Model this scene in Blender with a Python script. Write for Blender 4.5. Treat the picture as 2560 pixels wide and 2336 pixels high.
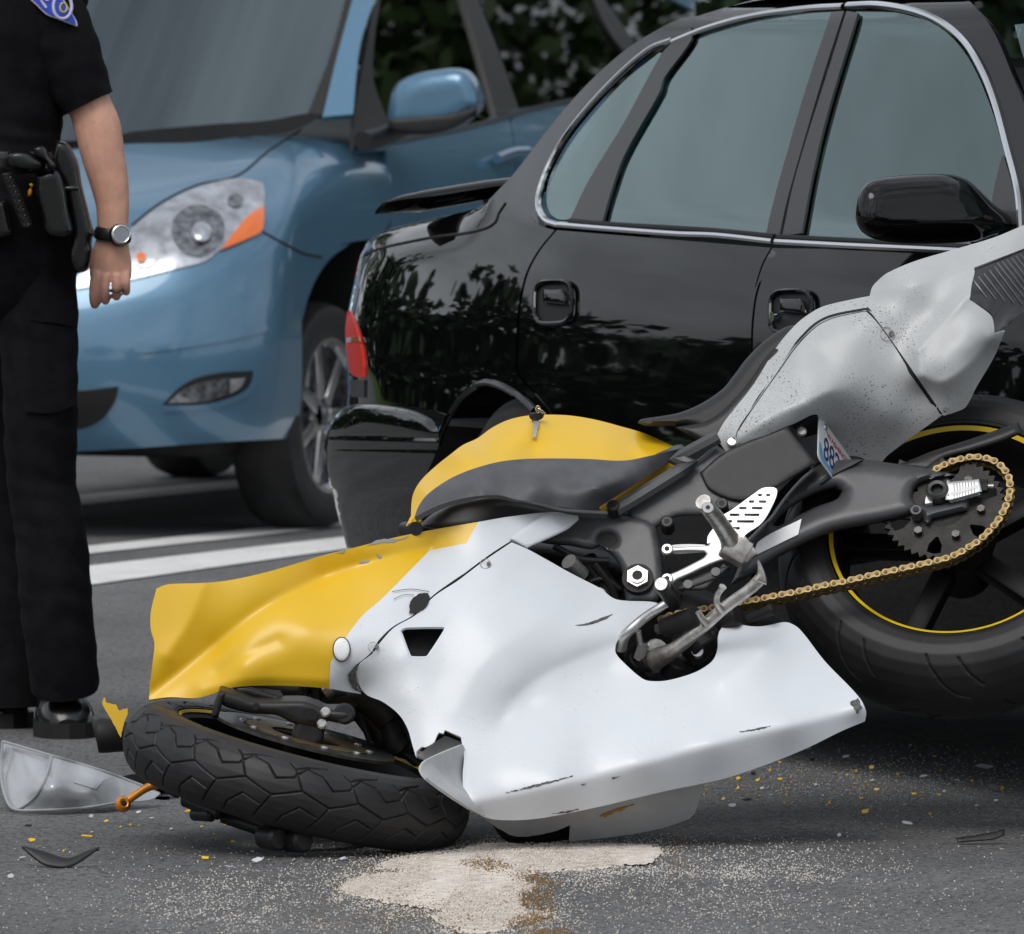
import bpy, bmesh, math, random
import numpy as np
from mathutils import Vector, Matrix, geometry
random.seed(7); np.random.seed(7)
for o in list(bpy.data.objects): bpy.data.objects.remove(o)
SC = bpy.context.scene
COL = SC.collection
# ------------------------------------------------------------------ camera, sky, sun, exposure
FPX, H, YH, CX = 20000.0, 1.23, 290.0, 1280.0      # focal length in photo pixels, eye height, horizon row, centre column
cd = bpy.data.cameras.new('camera'); cam = bpy.data.objects.new('camera', cd); COL.objects.link(cam)
cam.location = (0, 0, H); cam.rotation_euler = (math.pi/2, 0, 0)
cd.sensor_width = 36; cd.lens = FPX/2560*36; cd.shift_y = (YH-1168)/2560
cd.clip_start = .5; cd.clip_end = 2000
cd.dof.use_dof = True; cd.dof.focus_distance = 13.45; cd.dof.aperture_fstop = 17
SC.camera = cam
SUN_EL, SUN_AZ = math.radians(54), math.radians(205)
w = bpy.data.worlds.new('World'); SC.world = w; w.use_nodes = True
nt = w.node_tree; nt.nodes.clear()
sky = nt.nodes.new('ShaderNodeTexSky'); sky.sky_type = 'NISHITA'; sky.sun_disc = False
sky.sun_elevation = SUN_EL; sky.sun_rotation = SUN_AZ; sky.air_density = 1.3; sky.dust_density = 3.0
hs = nt.nodes.new('ShaderNodeHueSaturation'); hs.inputs['Saturation'].default_value = .30
tc = nt.nodes.new('ShaderNodeTexCoord'); mp = nt.nodes.new('ShaderNodeMapping'); mp.inputs['Scale'].default_value = (1, 1, 2.6)
cn = nt.nodes.new('ShaderNodeTexNoise'); cn.inputs['Scale'].default_value = 3.4; cn.inputs['Detail'].default_value = 7; cn.inputs['Roughness'].default_value = .55
cr = nt.nodes.new('ShaderNodeMapRange'); cr.inputs[1].default_value = .3; cr.inputs[2].default_value = .7; cr.inputs[3].default_value = .48; cr.inputs[4].default_value = 1.5
mx = nt.nodes.new('ShaderNodeMix'); mx.data_type = 'RGBA'; mx.blend_type = 'MULTIPLY'; mx.inputs[0].default_value = 1
gm = nt.nodes.new('ShaderNodeMix'); gm.data_type = 'RGBA'; gm.inputs[0].default_value = .45; gm.inputs[7].default_value = (8.2, 8.7, 9.4, 1)
bg = nt.nodes.new('ShaderNodeBackground'); bg.inputs[1].default_value = .10
wo = nt.nodes.new('ShaderNodeOutputWorld')
L_ = nt.links.new
L_(sky.outputs[0], hs.inputs['Color']); L_(hs.outputs[0], gm.inputs[6])
L_(tc.outputs['Generated'], mp.inputs[0]); L_(mp.outputs[0], cn.inputs['Vector']); L_(cn.outputs[0], cr.inputs[0])
L_(gm.outputs[2], mx.inputs[6]); L_(cr.outputs[0], mx.inputs[7]); L_(mx.outputs[2], bg.inputs[0]); L_(bg.outputs[0], wo.inputs[0])
sl = bpy.data.lights.new('sun', 'SUN'); sl.energy = 1.3; sl.angle = math.radians(34); sl.color = (1, .97, .93)
so = bpy.data.objects.new('sun', sl); COL.objects.link(so)
sd = Vector((math.sin(SUN_AZ)*math.cos(SUN_EL), math.cos(SUN_AZ)*math.cos(SUN_EL), math.sin(SUN_EL)))
so.rotation_euler = sd.to_track_quat('Z', 'Y').to_euler(); so.location = (0, 0, 30)
vs = SC.view_settings; vs.view_transform = 'Standard'; vs.look = 'None'; vs.exposure = 0.06; vs.gamma = 1; vs.use_curve_mapping = False

# ------------------------------------------------------------------ photo pixels -> directions
def P(px, py, d):
    px, py, d = np.asarray(px, float), np.asarray(py, float), np.asarray(d, float)
    return np.stack([(px-CX)/FPX*d, d+0*px, H-(py-YH)/FPX*d], -1)
def tr(ox, oy, k): return lambda *p: [(ox+k*a[0], oy+k*a[1]) + tuple(a[2:]) for a in p]
K9 = .44643
F = tr(0, 0, 1.2698); Q1 = tr(0, 0, K9); Q2 = tr(800, 0, K9); Q3 = tr(1660, 0, K9)
Q4 = tr(0, 700, K9); Q5 = tr(800, 700, K9); Q6 = tr(1660, 700, K9)
R1 = tr(0, 1536, K9); R2 = tr(800, 1536, K9); R3 = tr(1660, 1536, K9)
R4 = tr(1500, 1150, .32616); R5 = tr(2000, 950, .38043); R6 = tr(450, 1650, .34722)
def plane(px0, py0, d0, gx, gz):
    X0, _, Z0 = P(px0, py0, d0)
    def fn(px, py):
        a, b = (np.asarray(px, float)-CX)/FPX, (np.asarray(py, float)-YH)/FPX
        return (d0-gx*X0-gz*Z0+gz*H)/(1-gx*a+gz*b)
    return fn
def ground(z=0.0): return lambda px, py: FPX*(H-z)/(np.asarray(py, float)-YH)
def const(d): return lambda px, py: d+0*np.asarray(px, float)
def tps(ctrl, reg=1e-3):
    c = np.array(ctrl, float); xy = c[:, :2]/1000; v = c[:, 2]
    n = len(c)
    def U(a, b):
        r2 = ((a[:, None]-b[None])**2).sum(-1)+1e-12
        return r2*np.log(r2)*.5
    A = np.zeros((n+3, n+3)); A[:n, :n] = U(xy, xy)+reg*np.eye(n); A[:n, n] = 1; A[:n, n+1:] = xy; A[n:, :n] = A[:n, n:].T
    wts = np.linalg.solve(A, np.r_[v, 0, 0, 0])
    def fn(px, py):
        px, py = np.broadcast_arrays(np.asarray(px, float), np.asarray(py, float))
        q = np.stack([px.ravel(), py.ravel()], -1)/1000
        return (U(q, xy)@wts[:n]+wts[n]+q@wts[n+1:]).reshape(px.shape)
    return fn
def root(g, d0, d1, n=72):
    def fn(px, py):
        px, py = np.broadcast_arrays(np.asarray(px, float), np.asarray(py, float)); shp = px.shape
        px, py = px.ravel(), py.ravel(); D = np.linspace(d0, d1, n)
        pt = P(px[:, None], py[:, None], D[None]+0*px[:, None]); G = g(pt)
        neg = G <= 0; i = np.where(neg.any(1), neg.argmax(1), 0); miss = ~neg.any(1)
        a = D[np.maximum(i-1, 0)].copy(); b = D[np.maximum(i, 1)].copy()
        for _ in range(26):
            m = (a+b)/2; gm_ = g(P(px, py, m)); a = np.where(gm_ > 0, m, a); b = np.where(gm_ > 0, b, m)
        out = (a+b)/2; out[miss] = D[G[miss].argmin(1)] if miss.any() else out[miss]
        return out.reshape(shp)
    return fn
def tab(xs, ys, sig):
    lo, hi = xs[0]-.5, xs[-1]+.5
    x = np.arange(lo, hi, .004); y = np.interp(x, xs, ys)
    y = np.where(x < xs[0], ys[0]+(x-xs[0])*(ys[1]-ys[0])/(xs[1]-xs[0]), y)
    y = np.where(x > xs[-1], ys[-1]+(x-xs[-1])*(ys[-1]-ys[-2])/(xs[-1]-xs[-2]), y)
    k = int(4*sig/.004); g = np.exp(-.5*(np.arange(-k, k+1)*.004/sig)**2); g /= g.sum()
    y = np.convolve(np.pad(y, k, mode='reflect', reflect_type='odd'), g, 'valid')
    return lambda q: np.interp(q, x, y)
def smax(a, b, k): return np.maximum(a, b)+k*.25*np.maximum(1-np.abs(a-b)/k, 0)**2

# ------------------------------------------------------------------ outlines
def spline(pts, step, closed=True, sharp=48):
    p = [np.array(q[:2], float) for q in pts]; n = len(p); out = []
    def corner(i):
        if not closed and i in (0, n-1): return True
        a, b = p[i]-p[i-1], p[(i+1) % n]-p[i]
        c = np.dot(a, b)/(np.linalg.norm(a)*np.linalg.norm(b)+1e-9)
        return math.degrees(math.acos(max(-1, min(1, c)))) > sharp
    cs = [corner(i) for i in range(n)]
    for i in range(n if closed else n-1):
        p1, p2 = p[i], p[(i+1) % n]; L = np.linalg.norm(p2-p1)
        t1 = (p2-p1) if cs[i] else (p2-p[i-1])
        t2 = (p2-p1) if cs[(i+1) % n] else (p[(i+2) % n]-p1)
        t1 = t1/(np.linalg.norm(t1)+1e-9)*L; t2 = t2/(np.linalg.norm(t2)+1e-9)*L
        m = max(1, int(round(L/step)))
        for k in range(m):
            t = k/m; h = 2*t**3-3*t*t+1
            out.append(h*p1+(t**3-2*t*t+t)*t1+(1-h)*p2+(t**3-t*t)*t2)
    if not closed: out.append(p[-1])
    return np.array(out)
def inside(q, poly):
    x, y = q[:, 0], q[:, 1]; r = np.zeros(len(q), bool); a = poly; b = np.roll(poly, -1, 0)
    for (x1, y1), (x2, y2) in zip(a, b):
        if y1 == y2: continue
        c = ((y1 > y) != (y2 > y)) & (x < (x2-x1)*(y-y1)/(y2-y1)+x1); r ^= c
    return r
def pdist(q, line, closed=True):
    a = line; b = np.roll(line, -1, 0)
    if not closed: a, b = a[:-1], b[:-1]
    out = np.full(len(q), 1e9)
    for i in range(len(a)):
        ab = b[i]-a[i]; L = ab@ab
        if L < 1e-9: continue
        t = np.clip(((q-a[i])@ab)/L, 0, 1); d = np.linalg.norm(q-(a[i]+t[:, None]*ab), axis=1); np.minimum(out, d, out)
    return out
# ------------------------------------------------------------------ scene objects
def props(o, label=None, cat=None, group=None, kind=None):
    if label: o['label'] = label
    if cat: o['category'] = cat
    if group: o['group'] = group
    if kind: o['kind'] = kind
    return o
def empty(name, loc, label, cat, group=None):
    o = bpy.data.objects.new(name, None); COL.objects.link(o); o.location = loc; o.empty_display_size = .1
    return props(o, label, cat, group)
def adopt(o, parent):
    if parent is not None:
        o.parent = parent
        if parent.type == 'EMPTY': o.matrix_parent_inverse = Matrix.Translation(-Vector(parent.location))
def link(name, verts, faces, mat, parent=None, smooth=True, midx=None, angle=38):
    me = bpy.data.meshes.new(name); me.from_pydata([tuple(map(float, v)) for v in verts], [], [tuple(map(int, f)) for f in faces])
    for m in (mat if isinstance(mat, (list, tuple)) else [mat]): me.materials.append(m)
    if midx is not None: me.polygons.foreach_set('material_index', np.asarray(midx, np.int32))
    if smooth:
        me.polygons.foreach_set('use_smooth', [True]*len(me.polygons)); me.update()
        me.set_sharp_from_angle(angle=math.radians(angle))
    me.update()
    o = bpy.data.objects.new(name, me); COL.objects.link(o); adopt(o, parent)
    return o
class MB:
    def __init__(s): s.v = []; s.f = []; s.m = []
    def add(s, v, f, m=0):
        n = len(s.v); s.v.extend([tuple(map(float, q)) for q in v]); s.f.extend([tuple(int(i)+n for i in q) for q in f]); s.m.extend([m]*len(f)); return s
    def build(s, name, mat, parent=None, smooth=True, angle=38): return link(name, s.v, s.f, mat, parent, smooth, s.m, angle)
def vnormals(V, T):
    n = np.cross(V[T[:, 1]]-V[T[:, 0]], V[T[:, 2]]-V[T[:, 0]]); N = np.zeros_like(V)
    for k in range(3): np.add.at(N, T[:, k], n)
    return N/(np.linalg.norm(N, axis=1, keepdims=True)+1e-12)
def patch_data(outline, depth, step=10, thick=.004, holes=(), paint=(), h=0, edge=20, sharp=48, lines=(), backdir=None, rag=0):
    ol = spline(outline, step, True, sharp); hl = [spline(x, step*.7, True, sharp) for x in holes]
    if rag: ol = ol+np.random.uniform(-rag, rag, ol.shape)
    pl = [(spline(x, step, True, 18), mi) for x, mi in paint]
    pts = [ol]; edges = []; n = 0
    for lp in [ol]+hl:
        if lp is not ol: pts.append(lp)
        edges += [(n+i, n+(i+1) % len(lp)) for i in range(len(lp))]; n += len(lp)
    for lp, _ in pl:
        pts.append(lp); edges += [(n+i, n+(i+1) % len(lp)) for i in range(len(lp))]; n += len(lp)
    x0, y0 = ol.min(0); x1, y1 = ol.max(0)
    gx, gy = np.meshgrid(np.arange(x0, x1, step), np.arange(y0, y1, step*.87)); gx = gx+(np.arange(gx.shape[0])[:, None] % 2)*step/2
    g = np.stack([gx.ravel(), gy.ravel()], -1); g = g[inside(g, ol)]
    allb = np.concatenate(pts); keep = np.full(len(g), True)
    if len(g):
        dm = pdist(g, ol)
        for lp in hl: dm = np.minimum(dm, pdist(g, lp))
        for lp, _ in pl: dm = np.minimum(dm, pdist(g, lp))
        if h:
            rings = []
            for lp in [ol]+hl:
                tn = np.roll(lp, -1, 0)-np.roll(lp, 1, 0); tn /= np.linalg.norm(tn, axis=1, keepdims=True)+1e-9; nn = np.stack([-tn[:, 1], tn[:, 0]], -1)
                for fr_ in (.07, .2, .42, .72):
                    for sg in (1, -1):
                        c_ = lp+nn*sg*edge*fr_; c_ = c_[inside(c_, ol)]
                        for l2 in hl: c_ = c_[~inside(c_, l2)] if len(c_) else c_
                        if not len(c_): continue
                        d2 = pdist(c_, ol)
                        for l2 in hl: d2 = np.minimum(d2, pdist(c_, l2))
                        rings.append(c_[d2 > edge*fr_*.93])
            g = g[dm > max(step*.55, edge*.85)]; g = np.concatenate([g]+rings)
        else: g = g[dm > step*.55]
    q = np.concatenate([allb, g])
    r = geometry.delaunay_2d_cdt([Vector(a) for a in q], edges, [], 0, 1e-4)
    q = np.array([tuple(a) for a in r[0]]); T = np.array([f for f in r[2] if len(f) == 3])
    c = q[T].mean(1); ok = inside(c, ol)
    for lp in hl: ok &= ~inside(c, lp)
    T = T[ok]; c = c[ok]
    used = np.unique(T); mp_ = -np.ones(len(q), int); mp_[used] = np.arange(len(used)); q = q[used]; T = mp_[T]
    mi = np.zeros(len(T), int)
    for lp, m in pl: mi[inside(c, lp)] = m
    d = depth(q[:, 0], q[:, 1])
    if h:
        dist = pdist(q, ol)
        for lp in hl: dist = np.minimum(dist, pdist(q, lp))
        t = np.clip(dist/edge, 0, 1); d = d-h*np.sqrt(np.maximum(1-(1-t)**2, 0))
    V = P(q[:, 0], q[:, 1], d)
    a = np.cross(V[T[:, 1]]-V[T[:, 0]], V[T[:, 2]]-V[T[:, 0]]); flip = (a*V[T[:, 0]]+a*np.array([0, 0, -H])).sum(1) > 0
    T[flip] = T[flip][:, ::-1]
    if thick:
        N = vnormals(V, T); B = V-N*thick if backdir is None else V+np.asarray(backdir)*thick
        nv = len(V); ecount = {}
        for t in T:
            for k in range(3):
                e = (t[k], t[(k+1) % 3]); ecount[e] = 1
        rim = [(b, a_, a_+nv, b+nv) for (a_, b) in ecount if (b, a_) not in ecount]
        Vall = np.concatenate([V, B]); Fa = [tuple(t) for t in T]+[tuple(t[::-1]+nv) for t in T]+rim
        M = list(mi)+list(mi)+[int(mi[0]) if len(set(mi)) == 1 else 0]*len(rim)
        if len(set(mi)) > 1:
            vm = np.zeros(nv, int); 
            for t, m in zip(T, mi): vm[t] = m
            M = list(mi)+list(mi)+[int(vm[r_[0]]) for r_ in rim]
        return Vall, Fa, M
    return V, [tuple(t) for t in T], list(mi)
def patch(name, outline, depth, mat, parent=None, angle=38, **kw):
    v, f_, m = patch_data(outline, depth, **kw)
    return link(name, v, f_, mat, parent, True, m, angle)
def tube_data(path, r, segs=10, closed=False, flat=1.0, up=None, cap=True):
    p = np.array(path, float); n = len(p); r = np.broadcast_to(np.asarray(r, float), (n,)); flat = np.broadcast_to(np.asarray(flat, float), (n,))
    t = np.gradient(p, axis=0) if not closed else np.roll(p, -1, 0)-np.roll(p, 1, 0)
    t /= np.linalg.norm(t, axis=1, keepdims=True)+1e-12
    u = np.array(up if up is not None else ((0, 0, 1) if abs(t[0][2]) < .9 else (1, 0, 0)), float); V = []
    for i in range(n):
        u = u-t[i]*(u@t[i]); u /= np.linalg.norm(u)+1e-12; b = np.cross(t[i], u)
        for k in range(segs):
            a = 2*math.pi*k/segs; V.append(p[i]+r[i]*(math.cos(a)*u+flat[i]*math.sin(a)*b))
    Fc = []; m = n if closed else n-1
    for i in range(m):
        for k in range(segs):
            k2 = (k+1) % segs; j = (i+1) % n
            Fc.append((i*segs+k, i*segs+k2, j*segs+k2, j*segs+k))
    if cap and not closed: Fc += [tuple(range(segs))[::-1], tuple(range((n-1)*segs, n*segs))]
    return V, Fc
def curve3(pts, n=8):
    p = np.array(pts, float); out = []; m = len(p)
    for i in range(m-1):
        a = p[max(i-1, 0)]; b = p[i]; c = p[i+1]; d = p[min(i+2, m-1)]
        for k in range(n):
            t = k/n; out.append(.5*(2*b+(c-a)*t+(2*a-5*b+4*c-d)*t*t+(3*b-a-3*c+d)*t**3))
    out.append(p[-1]); return np.array(out)
def tube(name, path, r, mat, parent=None, segs=10, smoothn=6, **kw):
    q = np.array(path, float); rr = np.broadcast_to(np.asarray(r, float), (len(q),))
    c = curve3(np.c_[q, rr], smoothn) if smoothn else np.c_[q, rr]
    v, f_ = tube_data(c[:, :3], c[:, 3], segs, **kw); return link(name, v, f_, mat, parent)
def pxtube(name, pts, depth, off, r, mat, parent=None, **kw):
    """a rod following photo points over a surface; pts may carry a third value = extra offset towards the camera"""
    q = spline([a[:2] for a in pts], 14, False, 60); d = depth(q[:, 0], q[:, 1])-off
    return tube(name, P(q[:, 0], q[:, 1], d), r, mat, parent, smoothn=0, **kw)
def frame(axis, ref=(0, 0, 1)):
    n = np.array(axis, float); n /= np.linalg.norm(n); u = np.array(ref, float); u -= n*(u@n)
    if np.linalg.norm(u) < 1e-3: u = np.array((1., 0, 0)); u -= n*(u@n)
    u /= np.linalg.norm(u); return u, np.cross(n, u), n
def lathe_data(prof, c, axis, segs=64, closed=False, ref=(0, 0, 1), disp=None):
    u, v, n = frame(axis, ref); c = np.array(c, float); V = []; m = len(prof)
    for k in range(segs):
        a = 2*math.pi*k/segs; e = math.cos(a)*u+math.sin(a)*v
        for r, h in prof: V.append(c+e*r+n*h)
    Fc = []
    for k in range(segs):
        k2 = (k+1) % segs
        for i in range(m if closed else m-1):
            j = (i+1) % m; Fc.append((k*m+i, k2*m+i, k2*m+j, k*m+j))
    return V, Fc
def lathe(name, prof, c, axis, mat, parent=None, segs=64, **kw):
    v, f_ = lathe_data(prof, c, axis, segs, **kw); o = link(name, v, f_, mat, parent); fixn(o); return o
def fixn(o):
    bm = bmesh.new(); bm.from_mesh(o.data); bmesh.ops.recalc_face_normals(bm, faces=bm.faces); bm.to_mesh(o.data); bm.free()
def cyl_data(a, b, r, segs=16, r2=None, bev=.0):
    a, b = np.array(a, float), np.array(b, float); L = np.linalg.norm(b-a); r2 = r if r2 is None else r2
    pr = [(0, 0), (r-bev, 0), (r, bev), (r2, L-bev), (r2-bev, L), (0, L)]
    return lathe_data(pr, a, b-a, segs)
def cyl(name, a, b, r, mat, parent=None, segs=16, **kw):
    v, f_ = cyl_data(a, b, r, segs, **kw); o = link(name, v, f_, mat, parent); fixn(o); return o
def box_data(c, ax, hs, bev=.0):
    bm = bmesh.new(); bmesh.ops.create_cube(bm, size=2)
    if bev:
        for v in bm.verts: v.co = Vector([v.co[k]*hs[k] for k in range(3)])
        bmesh.ops.bevel(bm, geom=bm.edges[:], offset=bev, segments=2, affect='EDGES', profile=.5)
    else:
        for v in bm.verts: v.co = Vector([v.co[k]*hs[k] for k in range(3)])
    A = np.array([np.array(a, float)/np.linalg.norm(a) for a in ax]); c = np.array(c, float)
    V = [c+np.array(v.co)@A for v in bm.verts]; Fc = [[v.index for v in f_.verts] for f_ in bm.faces]; bm.free(); return V, Fc
def box(name, c, ax, hs, mat, parent=None, bev=.004):
    v, f_ = box_data(c, ax, hs, bev); o = link(name, v, f_, mat, parent); fixn(o); return o
IDENT = ((1, 0, 0), (0, 1, 0), (0, 0, 1))

# ------------------------------------------------------------------ materials
def mat(name, col, rough=.5, metal=0., coat=0., var=.0, vscale=30, bump=0., bscale=200, col2=None, spk=None, spec=.5, crough=.03, rvar=0., trans=0., ior=1.45, alpha=1., sss=0.):
    m = bpy.data.materials.new(name); m.use_nodes = True; t = m.node_tree; b = t.nodes['Principled BSDF']
    b.inputs['Base Color'].default_value = (*col, 1); b.inputs['Roughness'].default_value = rough; b.inputs['Metallic'].default_value = metal
    b.inputs['Coat Weight'].default_value = coat; b.inputs['Coat Roughness'].default_value = crough; b.inputs['Specular IOR Level'].default_value = spec
    b.inputs['Transmission Weight'].default_value = trans; b.inputs['IOR'].default_value = ior; b.inputs['Alpha'].default_value = alpha
    if sss: b.inputs['Subsurface Weight'].default_value = sss; b.inputs['Subsurface Radius'].default_value = (.01, .004, .002)
    co = t.nodes.new('ShaderNodeTexCoord'); src = None
    def noise(sc, det=4, ro=.55):
        n = t.nodes.new('ShaderNodeTexNoise'); n.inputs['Scale'].default_value = sc; n.inputs['Detail'].default_value = det; n.inputs['Roughness'].default_value = ro
        t.links.new(co.outputs['Object'], n.inputs['Vector']); return n
    if var or col2:
        n = noise(vscale); mr = t.nodes.new('ShaderNodeMapRange'); mr.inputs[1].default_value = .35; mr.inputs[2].default_value = .65
        t.links.new(n.outputs[0], mr.inputs[0]); mixn = t.nodes.new('ShaderNodeMix'); mixn.data_type = 'RGBA'
        c2 = col2 if col2 else tuple(c*(1-var) for c in col)
        mixn.inputs[6].default_value = (*c2, 1); mixn.inputs[7].default_value = (*(col if col2 else tuple(min(1, c*(1+var)) for c in col)), 1)
        t.links.new(mr.outputs[0], mixn.inputs[0]); src = mixn.outputs[2]
    if spk:   # dirt specks: list of (scale, threshold, colour, patch scale or 0)
        for sc, th, c2, ps in spk:
            n = noise(sc, 2, .5); mr = t.nodes.new('ShaderNodeMapRange'); mr.inputs[1].default_value = th; mr.inputs[2].default_value = th+.03
            t.links.new(n.outputs[0], mr.inputs[0]); fac = mr.outputs[0]
            if ps:
                n2 = noise(ps, 2); m2 = t.nodes.new('ShaderNodeMapRange'); m2.inputs[1].default_value = .45; m2.inputs[2].default_value = .6
                t.links.new(n2.outputs[0], m2.inputs[0]); mu = t.nodes.new('ShaderNodeMath'); mu.operation = 'MULTIPLY'
                t.links.new(fac, mu.inputs[0]); t.links.new(m2.outputs[0], mu.inputs[1]); fac = mu.outputs[0]
            mixn = t.nodes.new('ShaderNodeMix'); mixn.data_type = 'RGBA'; mixn.inputs[7].default_value = (*c2, 1)
            if src: t.links.new(src, mixn.inputs[6])
            else: mixn.inputs[6].default_value = (*col, 1)
            t.links.new(fac, mixn.inputs[0]); src = mixn.outputs[2]
    if src: t.links.new(src, b.inputs['Base Color'])
    if rvar:
        n = noise(vscale*1.7); mr = t.nodes.new('ShaderNodeMapRange'); mr.inputs[3].default_value = max(0, rough-rvar); mr.inputs[4].default_value = min(1, rough+rvar)
        t.links.new(n.outputs[0], mr.inputs[0]); t.links.new(mr.outputs[0], b.inputs['Roughness'])
    if bump:
        n = noise(bscale, 3); bp = t.nodes.new('ShaderNodeBump'); bp.inputs['Strength'].default_value = bump; bp.inputs['Distance'].default_value = .002
        t.links.new(n.outputs[0], bp.inputs['Height']); t.links.new(bp.outputs[0], b.inputs['Normal'])
    return m
def glass(name, tint, gloss=.06, gcol=(1, 1, 1), rough=.01):
    """thin sheet: tinted see-through plus a mirror coat"""
    m = bpy.data.materials.new(name); m.use_nodes = True; t = m.node_tree; t.nodes.clear()
    o = t.nodes.new('ShaderNodeOutputMaterial'); tr_ = t.nodes.new('ShaderNodeBsdfTransparent'); tr_.inputs[0].default_value = (*tint, 1)
    g = t.nodes.new('ShaderNodeBsdfGlossy'); g.inputs['Roughness'].default_value = rough; g.inputs['Color'].default_value = (*gcol, 1); fr = t.nodes.new('ShaderNodeFresnel'); fr.inputs[0].default_value = 1.52
    ad = t.nodes.new('ShaderNodeMath'); ad.operation = 'ADD'; ad.inputs[1].default_value = gloss; ad.use_clamp = True
    mxs = t.nodes.new('ShaderNodeMixShader'); t.links.new(fr.outputs[0], ad.inputs[0]); t.links.new(ad.outputs[0], mxs.inputs[0])
    t.links.new(tr_.outputs[0], mxs.inputs[1]); t.links.new(g.outputs[0], mxs.inputs[2]); t.links.new(mxs.outputs[0], o.inputs[0]); return m
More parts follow.
